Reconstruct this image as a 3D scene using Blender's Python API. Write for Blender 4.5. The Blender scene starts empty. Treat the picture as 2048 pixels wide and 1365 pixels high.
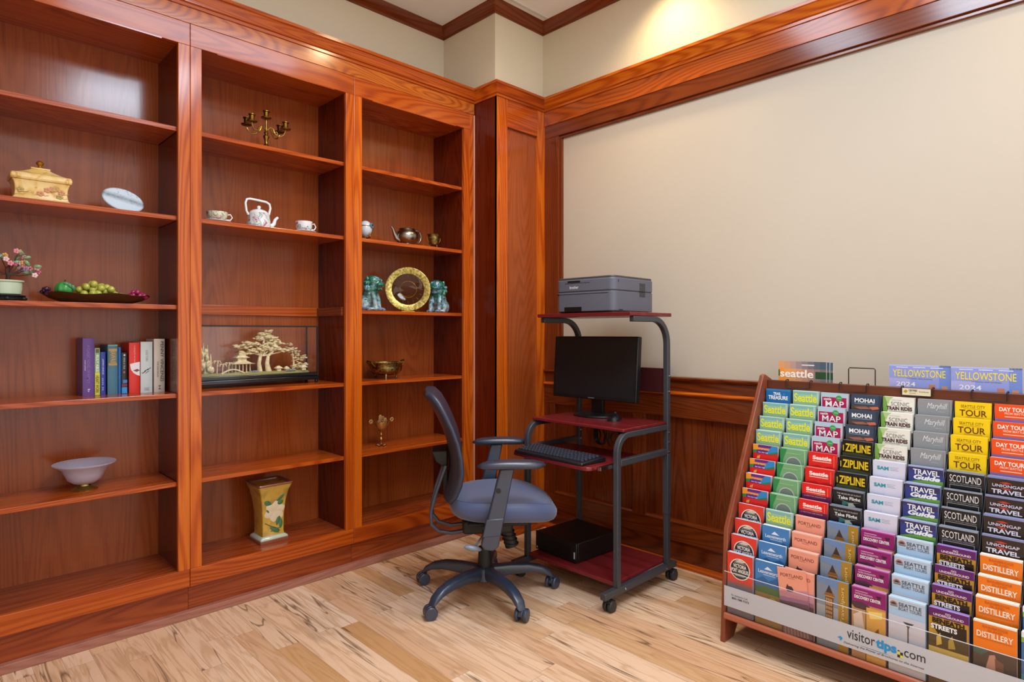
import bpy, bmesh, math, random
from mathutils import Vector, Matrix
random.seed(7)
S = bpy.context.scene
COL = S.collection
PI = math.pi
sin, cos = math.sin, math.cos

# ------------------------------------------------------------------ camera
F_PX, PHI, HORIZON, CAM_H = 1237.2, 0.797868, 665.2, 1.17
cam = bpy.data.cameras.new('camera')
cam.sensor_width = 36.0
cam.lens = 36.0 * F_PX / 2048.0
cam.shift_y = -(682.5 - HORIZON) / 2048.0
cam.clip_start = 0.05
camo = bpy.data.objects.new('camera', cam)
COL.objects.link(camo)
camo.location = (0, 0, CAM_H)
camo.rotation_euler = (PI / 2, 0, PHI)
S.camera = camo

# ------------------------------------------------------------------ world, lights, exposure
S.view_settings.view_transform = 'Standard'
S.view_settings.look = 'None'
S.view_settings.gamma = 1.0
S.view_settings.use_curve_mapping = False
S.view_settings.exposure = 0.35
world = bpy.data.worlds.new('world')
S.world = world
world.use_nodes = True
world.node_tree.nodes['Background'].inputs[0].default_value = (1.0, 0.97, 0.93, 1)
world.node_tree.nodes['Background'].inputs[1].default_value = 1.22


def area(name, loc, size, power, color, rot=(0, 0, 0)):
    l = bpy.data.lights.new(name, 'AREA')
    l.shape = 'RECTANGLE'
    l.size, l.size_y = size
    l.energy = power
    l.color = color
    o = bpy.data.objects.new(name, l)
    COL.objects.link(o)
    o.location = loc
    o.rotation_euler = rot
    return o


def spot(name, loc, target, power, color, angle, blend=0.5, radius=0.04):
    l = bpy.data.lights.new(name, 'SPOT')
    l.energy = power
    l.color = color
    l.spot_size = math.radians(angle)
    l.spot_blend = blend
    l.shadow_soft_size = radius
    o = bpy.data.objects.new(name, l)
    COL.objects.link(o)
    o.location = loc
    o.rotation_euler = (Vector(target) - Vector(loc)).to_track_quat('-Z', 'Y').to_euler()
    return o


CEIL = 3.03
area('ceiling_panel_light', (-1.35, 1.25, CEIL - 0.02), (0.32, 1.3), 15, (0.68, 0.84, 1.0))
area('ceiling_panel_light', (-0.35, 1.20, CEIL - 0.02), (0.95, 0.62), 42, (0.68, 0.84, 1.0))
area('ceiling_panel_light', (0.9, 0.9, CEIL - 0.02), (1.0, 1.0), 6, (0.95, 0.97, 1.0))
area('ceiling_panel_light', (0.8, -1.0, CEIL - 0.02), (1.2, 0.6), 5, (1.0, 0.95, 0.88))
spot('ceiling_can_light', (-1.65, 2.57, CEIL - 0.03), (-1.65, 2.64, 0), 26, (1.0, 0.76, 0.42), 125, 1.0, 0.06)
spot('ceiling_can_light', (0.1, 2.35, CEIL - 0.03), (0.1, 2.4, 0), 30, (1.0, 0.82, 0.56), 130, 1.0, 0.06)
spot('ceiling_can_light', (-1.75, 1.9, CEIL - 0.03), (-2.3, 1.9, 0), 34, (1.0, 0.76, 0.46), 140, 0.9, 0.06)


# ------------------------------------------------------------------ materials
def lin(h):
    h = h.lstrip('#')
    out = []
    for i in (0, 2, 4):
        c = int(h[i:i + 2], 16) / 255.0
        out.append(c / 12.92 if c <= 0.04045 else ((c + 0.055) / 1.055) ** 2.4)
    return (*out, 1.0)


MATS = {}


def plain(h, rough=0.5, metal=0.0, spec=0.5, coat=0.0, name=None, sheen=0.0):
    key = (h, rough, metal, spec, coat, sheen)
    if key in MATS:
        return MATS[key]
    m = bpy.data.materials.new(name or ('paint_' + h.lstrip('#')))
    m.use_nodes = True
    b = m.node_tree.nodes['Principled BSDF']
    b.inputs['Base Color'].default_value = lin(h)
    b.inputs['Roughness'].default_value = rough
    b.inputs['Metallic'].default_value = metal
    b.inputs['Specular IOR Level'].default_value = spec
    b.inputs['Coat Weight'].default_value = coat
    b.inputs['Sheen Weight'].default_value = sheen
    MATS[key] = m
    return m


class NT:
    def __init__(self, name):
        self.m = bpy.data.materials.new(name)
        self.m.use_nodes = True
        self.t = self.m.node_tree
        self.b = self.t.nodes['Principled BSDF']

    def n(self, typ, **kw):
        nd = self.t.nodes.new(typ)
        for k, v in kw.items():
            setattr(nd, k, v)
        return nd

    def l(self, a, b):
        self.t.links.new(a, b)

    def math(self, op, a, b=None, c=None):
        nd = self.n('ShaderNodeMath', operation=op)
        for i, v in enumerate((a, b, c)):
            if v is None:
                continue
            if isinstance(v, (int, float)):
                nd.inputs[i].default_value = v
            else:
                self.l(v, nd.inputs[i])
        return nd.outputs[0]

    def noise(self, vec, scale, detail=2.0, rough=0.5, dist=0.0):
        nd = self.n('ShaderNodeTexNoise')
        nd.inputs['Scale'].default_value = scale
        nd.inputs['Detail'].default_value = detail
        nd.inputs['Roughness'].default_value = rough
        nd.inputs['Distortion'].default_value = dist
        if vec is not None:
            self.l(vec, nd.inputs['Vector'])
        return nd.outputs['Fac']

    def ramp(self, fac, stops, interp='LINEAR'):
        nd = self.n('ShaderNodeValToRGB')
        nd.color_ramp.interpolation = interp
        els = nd.color_ramp.elements
        while len(els) < len(stops):
            els.new(0.5)
        for e, (p, c) in zip(els, stops):
            e.position = p
            e.color = lin(c) if isinstance(c, str) else c
        self.l(fac, nd.inputs[0])
        return nd.outputs[0]

    def mix(self, fac, a, b, blend='MIX'):
        nd = self.n('ShaderNodeMix', data_type='RGBA', blend_type=blend)
        for sock, v in ((nd.inputs[0], fac), (nd.inputs[6], a), (nd.inputs[7], b)):
            if isinstance(v, (int, float)):
                sock.default_value = v
            elif isinstance(v, str):
                sock.default_value = lin(v)
            else:
                self.l(v, sock)
        return nd.outputs[2]

    def bump(self, h, strength=0.1, dist=0.002):
        nd = self.n('ShaderNodeBump')
        nd.inputs['Strength'].default_value = strength
        nd.inputs['Distance'].default_value = dist
        self.l(h, nd.inputs['Height'])
        self.l(nd.outputs[0], self.b.inputs['Normal'])

    def mapped(self, scale, randomize=True, src='Object'):
        tc = self.n('ShaderNodeTexCoord')
        v = tc.outputs[src]
        if randomize:
            oi = self.n('ShaderNodeObjectInfo')
            comb = self.n('ShaderNodeCombineXYZ')
            r = self.math('MULTIPLY', oi.outputs['Random'], 31.0)
            for i in range(3):
                self.l(r, comb.inputs[i])
            ad = self.n('ShaderNodeVectorMath', operation='ADD')
            self.l(v, ad.inputs[0])
            self.l(comb.outputs[0], ad.inputs[1])
            v = ad.outputs[0]
        mp = self.n('ShaderNodeMapping')
        mp.inputs['Scale'].default_value = scale
        self.l(v, mp.inputs['Vector'])
        return mp.outputs[0]


def oak(name, axis, dark, mid, light, rough=0.17, along=0.07, rings=260.0, big=4.5, pores=0.5, ringw=0.26, spec=0.42):
    k = NT(name)
    sc = [1.0, 1.0, 1.0]
    sc['xyz'.index(axis)] = along
    v = k.mapped(sc)
    low = k.noise(v, big, 1.5, 0.45, 0.25)
    ring = k.math('ADD', k.math('MULTIPLY', k.math('SINE', k.math('MULTIPLY', low, rings)), 0.5), 0.5)
    sc2 = [1.0, 1.0, 1.0]
    sc2['xyz'.index(axis)] = 0.02
    v2 = k.mapped(sc2)
    fine = k.noise(v2, 230.0, 2.0, 0.6)
    broad = k.noise(v2, 9.0, 2.0, 0.5)
    f = k.math('ADD', k.math('MULTIPLY', k.math('POWER', ring, 1.6), ringw),
               k.math('ADD', k.math('MULTIPLY', fine, pores), k.math('MULTIPLY', broad, 0.45)))
    c = k.ramp(f, [(0.30, light), (0.62, mid), (0.98, dark)])
    k.l(c, k.b.inputs['Base Color'])
    k.b.inputs['Roughness'].default_value = rough
    k.b.inputs['Specular IOR Level'].default_value = spec
    k.bump(f, 0.06, 0.001)
    return k.m


OD, OM, OL = '#7a2c08', '#b44e0e', '#d06e18'
OAK_Z = oak('oak_vertical_grain', 'z', OD, OM, OL)
OAK_Y = oak('oak_grain_along_y', 'y', '#6c2408', '#a4430f', '#bc5c18')
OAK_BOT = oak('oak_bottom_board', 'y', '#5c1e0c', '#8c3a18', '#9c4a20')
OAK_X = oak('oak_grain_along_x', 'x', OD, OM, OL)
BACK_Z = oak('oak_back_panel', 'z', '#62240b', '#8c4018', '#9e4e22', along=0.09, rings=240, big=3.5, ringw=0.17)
SHADED_SIDE_Z = oak('oak_side_shaded', 'z', '#310b03', '#5a1904', '#6a2206', spec=0.3)  # same oak, darkened to paint in the shade on side faces
DARK_Z = oak('red_oak_vertical', 'z', '#451a08', '#6c2d10', '#7c3a14')
DARK_X = oak('red_oak_along_x', 'x', '#451a08', '#6c2d10', '#7c3a14')
SHOE_Y = oak('shoe_moulding_wood', 'y', '#7c4a3c', '#9a6454', '#a87060', rough=0.4)
CROWN = oak('crown_wood', 'x', '#4c1a0a', '#70300f', '#83401c', rough=0.3)
CROWN_Y = oak('crown_wood_y', 'y', '#4c1a0a', '#70300f', '#83401c', rough=0.3)
CHERRY = oak('cherry_laminate', 'x', '#4c0e12', '#68191c', '#762326', rough=0.25, rings=50, pores=0.3)
RACKW = oak('rack_wood', 'z', '#5a2a1c', '#7c3c26', '#8c4a30', rough=0.35, rings=60, pores=0.4)
RACKX = oak('rack_wood_x', 'x', '#8a4430', '#a85a42', '#b4684e', rough=0.35, rings=60, pores=0.4)
RACKB = oak('rack_board_wood', 'x', '#4a2416', '#5e2e1c', '#6a3622', rough=0.4, rings=60, pores=0.4)


def wall_mat(name, c, c2):
    k = NT(name)
    v = k.mapped((1, 1, 1), False)
    n = k.noise(v, 260.0, 2.0)
    k.l(k.ramp(k.noise(v, 1.2, 2.0), [(0.3, c), (0.7, c2)]), k.b.inputs['Base Color'])
    k.b.inputs['Roughness'].default_value = 0.75
    k.b.inputs['Specular IOR Level'].default_value = 0.25
    k.bump(n, 0.08, 0.001)
    return k.m


WALL = wall_mat('beige_wall_paint', '#d6cab0', '#dacfb6')
FIELD = wall_mat('beige_wall_covering', '#bdb1a1', '#c1b5a5')
CEILM = wall_mat('white_ceiling_paint', '#f0eeea', '#f3f1ed')


def floor_mat():
    k = NT('hickory_strip_floor')
    tc = k.n('ShaderNodeTexCoord')
    sp = k.n('ShaderNodeSeparateXYZ')
    k.l(tc.outputs['Object'], sp.inputs[0])
    W, L = 0.083, 0.85
    yr = k.math('DIVIDE', sp.outputs['Y'], W)
    row = k.math('FLOOR', yr)
    wn = k.n('ShaderNodeTexWhiteNoise', noise_dimensions='1D')
    k.l(row, wn.inputs['W'])
    xs = k.math('ADD', k.math('DIVIDE', sp.outputs['X'], L), k.math('MULTIPLY', wn.outputs['Value'], 7.3))
    colm = k.math('FLOOR', xs)
    cb = k.n('ShaderNodeCombineXYZ')
    k.l(row, cb.inputs[0]); k.l(colm, cb.inputs[1])
    w2 = k.n('ShaderNodeTexWhiteNoise', noise_dimensions='2D')
    k.l(cb.outputs[0], w2.inputs['Vector'])
    rnd = w2.outputs['Value']
    base = k.ramp(rnd, [(0.0, '#c1905f'), (0.15, '#dfb794'), (0.4, '#e8c7ab'), (0.65, '#d3a784'), (0.85, '#eed2b8'), (1.0, '#c89a6c')])
    # grain, shifted per board
    cb2 = k.n('ShaderNodeCombineXYZ')
    k.l(k.math('ADD', k.math('MULTIPLY', sp.outputs['X'], 0.09), k.math('MULTIPLY', rnd, 53.0)), cb2.inputs[0])
    k.l(sp.outputs['Y'], cb2.inputs[1])
    g1 = k.noise(cb2.outputs[0], 16.0, 3.0, 0.55, 0.6)
    gr = k.math('ADD', k.math('MULTIPLY', k.math('SINE', k.math('MULTIPLY', g1, 38.0)), 0.5), 0.5)
    g2 = k.noise(cb2.outputs[0], 120.0, 2.0)
    c = k.mix(k.math('MULTIPLY', k.math('POWER', gr, 3.0), 0.42), base, '#a87a4c', 'MIX')
    c = k.mix(k.math('MULTIPLY', g2, 0.25), c, '#b98356', 'MIX')
    # dark mineral veins
    cb3 = k.n('ShaderNodeCombineXYZ')
    k.l(k.math('ADD', k.math('MULTIPLY', sp.outputs['X'], 0.07), k.math('MULTIPLY', rnd, 91.0)), cb3.inputs[0])
    k.l(sp.outputs['Y'], cb3.inputs[1])
    vn = k.noise(cb3.outputs[0], 20.0, 2.0, 0.5, 0.7)
    ridge = k.math('SUBTRACT', 1.0, k.math('MULTIPLY', k.math('ABSOLUTE', k.math('SUBTRACT', vn, 0.5)), 40.0))
    ridge = k.math('MAXIMUM', ridge, 0.0)
    sc_ = k.n('ShaderNodeSeparateColor'); k.l(w2.outputs['Color'], sc_.inputs[0])
    veiny = k.math('ADD', k.math('MULTIPLY', k.math('GREATER_THAN', sc_.outputs[1], 0.42), 0.60), 0.22)
    sel = k.math('GREATER_THAN', k.noise(cb3.outputs[0], 5.0, 1.0), 0.44)
    c = k.mix(k.math('MULTIPLY', k.math('MULTIPLY', ridge, sel), veiny), c, '#5a3c26', 'MIX')
    # seams
    fy = k.math('FRACT', yr)
    sy = k.math('LESS_THAN', k.math('MINIMUM', fy, k.math('SUBTRACT', 1.0, fy)), 0.009)
    fx = k.math('FRACT', xs)
    sx = k.math('LESS_THAN', fx, 0.0018)
    c = k.mix(k.math('MULTIPLY', k.math('MAXIMUM', sy, sx), 0.55), c, '#7a5232', 'MIX')
    k.l(c, k.b.inputs['Base Color'])
    k.b.inputs['Roughness'].default_value = 0.36
    k.b.inputs['Specular IOR Level'].default_value = 0.35
    return k.m


FLOOR = floor_mat()


def spotted(name, stops, scale, rough=0.2, metal=0.0, detail=2.0, dist=0.0, coat=0.0):
    k = NT(name)
    v = k.mapped((1, 1, 1), False)
    n = k.noise(v, scale, detail, 0.5, dist)
    k.l(k.ramp(n, stops), k.b.inputs['Base Color'])
    k.b.inputs['Roughness'].default_value = rough
    k.b.inputs['Metallic'].default_value = metal
    k.b.inputs['Coat Weight'].default_value = coat
    return k


def glassy(name, color='#ffffff', rough=0.0, ior=1.45, alpha=1.0):
    m = bpy.data.materials.new(name)
    m.use_nodes = True
    b = m.node_tree.nodes['Principled BSDF']
    b.inputs['Base Color'].default_value = lin(color)
    b.inputs['Roughness'].default_value = rough
    b.inputs['IOR'].default_value = ior
    b.inputs['Transmission Weight'].default_value = 1.0
    return m


def pane(name, color='#ffffff', gloss=0.08):
    """thin clear sheet: mostly see-through with a weak mirror reflection"""
    k = NT(name)
    tr = k.n('ShaderNodeBsdfTransparent')
    tr.inputs[0].default_value = lin(color)
    gl = k.n('ShaderNodeBsdfGlossy')
    gl.inputs['Roughness'].default_value = 0.02
    lw = k.n('ShaderNodeLayerWeight')
    lw.inputs[0].default_value = 0.5
    fac = k.math('ADD', k.math('MULTIPLY', k.math('POWER', lw.outputs['Facing'], 4.0), 0.5), 0.02)
    mx = k.n('ShaderNodeMixShader')
    k.l(fac, mx.inputs[0]); k.l(tr.outputs[0], mx.inputs[1]); k.l(gl.outputs[0], mx.inputs[2])
    k.l(mx.outputs[0], k.t.nodes['Material Output'].inputs[0])
    return k.m


def film(name, color, alpha, rough=0.4):
    k = NT(name)
    k.b.inputs['Base Color'].default_value = lin(color)
    k.b.inputs['Roughness'].default_value = rough
    k.b.inputs['Alpha'].default_value = alpha
    return k.m


STEEL_GREY = plain('#3a3c42', 0.42, 0.0, 0.5, name='grey_powder_coat')
BLACK = plain('#0c0c0e', 0.4, name='black_plastic')
BLACKM = plain('#141416', 0.55, name='matt_black')
BRASS = plain('#8a6a2c', 0.28, 1.0, name='aged_brass')
BRASS_SHADED = plain('#5c4518', 0.35, 1.0, name='aged_brass_shaded')  # same brass with shade painted in, for the rear candle cups
GOLD = plain('#c9a237', 0.25, 1.0, name='gold')
PEWTER = plain('#9a938b', 0.26, 1.0, name='pewter')
CHROME = plain('#b8bcc2', 0.2, 1.0, name='chrome')
WHITEP = plain('#efefec', 0.5, name='white_paper')
PORCELAIN = plain('#e6e8ea', 0.12, coat=0.3, name='porcelain')


# ------------------------------------------------------------------ geometry helpers
def box(bm, x0, x1, y0, y1, z0, z1, mi=0):
    vs = [bm.verts.new(p) for p in ((x0, y0, z0), (x1, y0, z0), (x1, y1, z0), (x0, y1, z0),
                                    (x0, y0, z1), (x1, y0, z1), (x1, y1, z1), (x0, y1, z1))]
    for f in ((0, 3, 2, 1), (4, 5, 6, 7), (0, 1, 5, 4), (1, 2, 6, 5), (2, 3, 7, 6), (3, 0, 4, 7)):
        fc = bm.faces.new([vs[i] for i in f])
        fc.material_index = mi
    return vs


def loops(bm, rings, closed_u=True, cap=True, mi=0, closed_v=False):
    vr = [[bm.verts.new(p) for p in r] for r in rings]
    n = len(vr[0])
    pairs = list(zip(vr, vr[1:])) + ([(vr[-1], vr[0])] if closed_v else [])
    for a, b in pairs:
        for i in range(n if closed_u else n - 1):
            j = (i + 1) % n
            f = bm.faces.new((a[i], a[j], b[j], b[i]))
            f.material_index = mi
    if cap and closed_u and not closed_v:
        for r, rev in ((vr[0], True), (vr[-1], False)):
            f = bm.faces.new(list(reversed(r)) if rev else r)
            f.material_index = mi
    return vr


def lathe(bm, prof, c=(0, 0, 0), n=24, mi=0, sx=1.0, sy=1.0, cap=True):
    rings = [[(c[0] + r * sx * cos(2 * PI * i / n), c[1] + r * sy * sin(2 * PI * i / n), c[2] + z) for i in range(n)]
             for r, z in prof]
    loops(bm, rings, cap=cap, mi=mi)


def tube(bm, pts, r, n=10, mi=0, square=None, ref=None, taper=None):
    pts = [Vector(p) for p in pts]
    rings = []
    up = Vector(ref) if ref else None
    prev = None
    for i, p in enumerate(pts):
        t = (pts[min(i + 1, len(pts) - 1)] - pts[max(i - 1, 0)]).normalized()
        if up is not None:
            a = (up - t * up.dot(t)).normalized()
        elif prev is None:
            h = Vector((0, 0, 1)) if abs(t.z) < 0.9 else Vector((1, 0, 0))
            a = (h - t * h.dot(t)).normalized()
        else:
            a = (prev - t * prev.dot(t)).normalized()
        prev = a
        b = t.cross(a)
        rr = r if taper is None else r * taper[i]
        if square:
            w, d = square
            q = [a * w + b * d, -a * w + b * d, -a * w - b * d, a * w - b * d]
            rings.append([p + o * 0.5 for o in q])
        else:
            rings.append([p + (a * cos(2 * PI * k / n) + b * sin(2 * PI * k / n)) * rr for k in range(n)])
    loops(bm, rings, mi=mi)


def cyl(bm, p0, p1, r0, r1=None, n=20, mi=0):
    r1 = r0 if r1 is None else r1
    tube(bm, [p0, p1], 1.0, n, mi, taper=[r0, r1])


def ball(bm, c, r, u=16, v=10, mi=0, rot=None):
    if isinstance(r, (int, float)):
        r = (r, r, r)
    rings = []
    for j in range(1, v):
        th = PI * j / v
        rings.append([Vector((r[0] * sin(th) * cos(2 * PI * i / u), r[1] * sin(th) * sin(2 * PI * i / u), -r[2] * cos(th))) for i in range(u)])
    ends = [Vector((0, 0, -r[2])), Vector((0, 0, r[2]))]
    if rot:
        M = rot
        rings = [[M @ p for p in q] for q in rings]
        ends = [M @ p for p in ends]
    c = Vector(c)
    vr = [[bm.verts.new(p + c) for p in q] for q in rings]
    for a, b in zip(vr, vr[1:]):
        for i in range(u):
            j = (i + 1) % u
            bm.faces.new((a[i], a[j], b[j], b[i])).material_index = mi
    e0, e1 = bm.verts.new(ends[0] + c), bm.verts.new(ends[1] + c)
    for i in range(u):
        j = (i + 1) % u
        bm.faces.new((e0, vr[0][j], vr[0][i])).material_index = mi
        bm.faces.new((e1, vr[-1][i], vr[-1][j])).material_index = mi


def prism(bm, poly, axis, a, b, mi=0):
    """poly: 2D points; axis 'x' -> (y,z), 'y' -> (x,z), 'z' -> (x,y)"""
    def P(p, t):
        return {'x': (t, p[0], p[1]), 'y': (p[0], t, p[1]), 'z': (p[0], p[1], t)}[axis]
    loops(bm, [[P(p, a) for p in poly], [P(p, b) for p in poly]], mi=mi)


def sweep(bm, path, prof, mi=None):
    """closed profile (outward offset, z) swept along a plan path; outward is right of travel"""
    n = len(path)
    rings = []
    for i, p in enumerate(path):
        ds = []
        if i > 0:
            ds.append((Vector(p) - Vector(path[i - 1])).normalized())
        if i < n - 1:
            ds.append((Vector(path[i + 1]) - Vector(p)).normalized())
        ns = [Vector((d.y, -d.x)) for d in ds]
        m = ns[0] if len(ns) == 1 else (ns[0] + ns[1]) / (1 + ns[0].dot(ns[1]))
        rings.append([(p[0] + m.x * o, p[1] + m.y * o, z) for o, z in prof])
    vr = [[bm.verts.new(q) for q in r] for r in rings]
    k = len(prof)
    for s in range(n - 1):
        dx = abs(path[s + 1][0] - path[s][0]) > abs(path[s + 1][1] - path[s][1])
        for i in range(k):
            j = (i + 1) % k
            f = bm.faces.new((vr[s][i], vr[s][j], vr[s + 1][j], vr[s + 1][i]))
            f.material_index = (1 if dx else 0)
    bm.faces.new(vr[0]); bm.faces.new(list(reversed(vr[-1])))


def arc(c, r, a0, a1, n, plane='yz', fixed=0.0):
    out = []
    for i in range(n + 1):
        a = math.radians(a0 + (a1 - a0) * i / n)
        u, v = c[0] + r * cos(a), c[1] + r * sin(a)
        out.append({'yz': (fixed, u, v), 'xz': (u, fixed, v), 'xy': (u, v, fixed)}[plane])
    return out


MW = {}


def thing(name, label, cat, loc=(0, 0, 0), rz=0.0, group=None):
    o = bpy.data.objects.new(name, None)
    COL.objects.link(o)
    o.empty_display_size = 0.05
    o.location = loc
    o.rotation_euler = (0, 0, rz)
    o['label'] = label
    o['category'] = cat
    if group:
        o['group'] = group
    MW[o.name] = Matrix.Translation(loc) @ Matrix.Rotation(rz, 4, 'Z')
    return o


def tag(o, label, cat, group=None):
    o['label'] = label
    o['category'] = cat
    if group:
        o['group'] = group
    return o


def part(name, bm, mats, parent=None, smooth=True, bev=0.0, local=False, label=None, seg=2, sharp=38):
    """mesh object; world coordinates unless local=True (then in the parent's frame)"""
    bmesh.ops.recalc_face_normals(bm, faces=bm.faces)
    loc = Vector((0, 0, 0))
    if parent is not None:
        if not local:
            bm.transform(MW[parent.name].inverted())
    elif not local:
        xs = [v.co for v in bm.verts]
        lo = Vector([min(c[i] for c in xs) for i in range(3)])
        hi = Vector([max(c[i] for c in xs) for i in range(3)])
        loc = Vector(((lo.x + hi.x) / 2, (lo.y + hi.y) / 2, lo.z))
        bm.transform(Matrix.Translation(-loc))
    me = bpy.data.meshes.new(name)
    bm.to_mesh(me)
    bm.free()
    for m in (mats if isinstance(mats, (list, tuple)) else [mats]):
        me.materials.append(m)
    if smooth:
        for p in me.polygons:
            p.use_smooth = True
        me.set_sharp_from_angle(angle=math.radians(sharp))
    o = bpy.data.objects.new(name, me)
    COL.objects.link(o)
    if parent is not None:
        o.parent = parent
        MW[o.name] = MW[parent.name].copy()
    else:
        o.location = loc
        MW[o.name] = Matrix.Translation(loc)
    if bev:
        b = o.modifiers.new('bevel', 'BEVEL')
        b.width = bev
        b.segments = seg
        b.limit_method = 'ANGLE'
        b.angle_limit = math.radians(35)
    if label:
        o['label'] = label
    return o


def meshpart(name, me, parent, loc=(0, 0, 0), rot=(0, 0, 0)):
    o = bpy.data.objects.new(name, me)
    COL.objects.link(o)
    o.parent = parent
    o.location = loc
    o.rotation_euler = rot
    MW[o.name] = MW[parent.name] @ Matrix.LocRotScale(Vector(loc), None, None)
    return o


def struct(name, bm, mats, **kw):
    o = part(name, bm, mats, None, **kw)
    o['kind'] = 'structure'
    return o


B = bmesh.new

TXT = {}


def textmesh(s, bold=0.0, shear=0.0):
    key = (s, bold, shear)
    if key in TXT:
        return TXT[key]
    cu = bpy.data.curves.new('t', 'FONT')
    cu.body = s
    cu.offset = bold
    cu.shear = shear
    cu.resolution_u = 3
    ob = bpy.data.objects.new('t', cu)
    COL.objects.link(ob)
    dg = bpy.context.evaluated_depsgraph_get()
    dg.update()
    me = bpy.data.meshes.new_from_object(ob.evaluated_get(dg))
    vs = [v.co.copy() for v in me.vertices]
    fs = [list(p.vertices) for p in me.polygons]
    x0, x1 = min(v.x for v in vs), max(v.x for v in vs)
    y0, y1 = min(v.y for v in vs), max(v.y for v in vs)
    vs = [((v.x - x0) / (x1 - x0), (v.y - y0) / (y1 - y0)) for v in vs]
    bpy.data.objects.remove(ob)
    bpy.data.curves.remove(cu)
    bpy.data.meshes.remove(me)
    TXT[key] = (vs, fs)
    return TXT[key]


def put_text(bm, s, o, right, up, w, h, bold=0.0, shear=0.0, mi=0):
    """flat lettering: its box starts at o and spans w along right, h along up"""
    vs, fs = textmesh(s, bold, shear)
    o, right, up = Vector(o), Vector(right), Vector(up)
    bv = [bm.verts.new(o + right * (w * u) + up * (h * v)) for u, v in vs]
    for f in fs:
        try:
            bm.faces.new([bv[i] for i in f]).material_index = mi
        except ValueError:
            pass


def flat(name, bm, mats, parent, local=True, label=None):
    """printed lettering: faces keep the winding they were given"""
    me = bpy.data.meshes.new(name)
    if not local:
        bm.transform(MW[parent.name].inverted())
    bm.to_mesh(me)
    bm.free()
    for m in (mats if isinstance(mats, (list, tuple)) else [mats]):
        me.materials.append(m)
    o = bpy.data.objects.new(name, me)
    COL.objects.link(o)
    o.parent = parent
    MW[o.name] = MW[parent.name].copy()
    if label:
        o['label'] = label
    return o


def blob(bm_parts, voxel, smooth_iter=4):
    """merge overlapping closed lumps into one continuous surface; returns a bmesh"""
    me = bpy.data.meshes.new('blob')
    bm_parts.to_mesh(me)
    bm_parts.free()
    ob = bpy.data.objects.new('blob', me)
    COL.objects.link(ob)
    r = ob.modifiers.new('r', 'REMESH')
    r.mode = 'VOXEL'
    r.voxel_size = voxel
    s = ob.modifiers.new('s', 'SMOOTH')
    s.iterations = smooth_iter
    s.factor = 0.5
    dg = bpy.context.evaluated_depsgraph_get()
    dg.update()
    m2 = bpy.data.meshes.new_from_object(ob.evaluated_get(dg))
    out = B()
    out.from_mesh(m2)
    bpy.data.objects.remove(ob)
    bpy.data.meshes.remove(me)
    bpy.data.meshes.remove(m2)
    return out


# ================================================================== THE SETTING
XF, XB = -2.724, -3.015          # bookcase face and back
YC0, XC = 2.356, -2.536          # panelled corner pier
YR, YW = 2.744, 2.775            # right-hand panelling face, wall covering
X1, Y1 = 1.7, -2.0               # how far the room is built to the right and to the left

bm = B(); box(bm, -3.2, X1, Y1, 2.95, -0.06, 0.0)
struct('floor', bm, FLOOR, smooth=False)
bm = B(); box(bm, -3.2, X1, Y1, 2.95, CEIL, CEIL + 0.08)
struct('ceiling', bm, CEILM, smooth=False)
bm = B(); box(bm, -3.20, -3.03, Y1, 2.38, 0.0, CEIL)
struct('wall_left', bm, WALL, smooth=False)
bm = B(); box(bm, -3.20, XC - 0.027, 2.366, 2.95, 0.0, CEIL)
struct('wall_corner', bm, WALL, smooth=False)
bm = B()
box(bm, XC - 0.027, X1, YW, 2.95, 0.0, 2.42, 1)
box(bm, XC - 0.027, X1, 2.762, 2.95, 2.42, CEIL, 0)
struct('wall_right', bm, [WALL, FIELD], smooth=False)
bm = B(); box(bm, -3.2, X1, Y1 - 0.1, Y1, 0.0, CEIL)
struct('light_block_wall', bm, WALL, smooth=False)  # unseen wall, added to hold back light from the left

# ceiling crown moulding
ceil_path = [(-3.03, Y1), (-3.03, 2.366), (XC - 0.027, 2.366), (XC - 0.027, 2.762), (X1, 2.762)]
prof = [(0, 2.972), (0.008, 2.972), (0.010, 2.982), (0.022, 2.990), (0.040, 3.008), (0.046, 3.020), (0.050, CEIL), (0, CEIL)]
bm = B(); sweep(bm, ceil_path, prof)
struct('trim_1', bm, [CROWN_Y, CROWN], sharp=25)
bm = B(); box(bm, XC + 0.052, XC + 0.072, 2.0, 2.70, CEIL - 0.006, CEIL)
struct('trim_2', bm, plain('#d8d4cc', 0.5), smooth=False)

# crown on top of bookcases, pier and right-hand frieze
wood_path = [(XF, Y1), (XF, YC0), (XC, YC0), (XC, YR), (X1, YR)]
prof = [(0.0, 2.500), (0.006, 2.500), (0.006, 2.508), (0.014, 2.512), (0.015, 2.520), (0.019, 2.535), (0.028, 2.552),
        (0.034, 2.556), (0.034, 2.570), (0.0, 2.573), (-0.30, 2.573), (-0.30, 2.56), (-0.01, 2.50)]
prof_r = [(0.0, 2.496), (0.006, 2.496), (0.006, 2.508), (0.014, 2.512), (0.015, 2.520), (0.019, 2.535), (0.028, 2.552),
          (0.034, 2.556), (0.034, 2.570), (0.0, 2.572), (-0.018, 2.572), (-0.018, 2.496)]
bm = B(); sweep(bm, wood_path, prof_r)
box(bm, -3.03, XF + 0.01, Y1, YC0, 2.556, 2.571)
struct('trim_3', bm, [OAK_Y, OAK_X], sharp=25)
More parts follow.
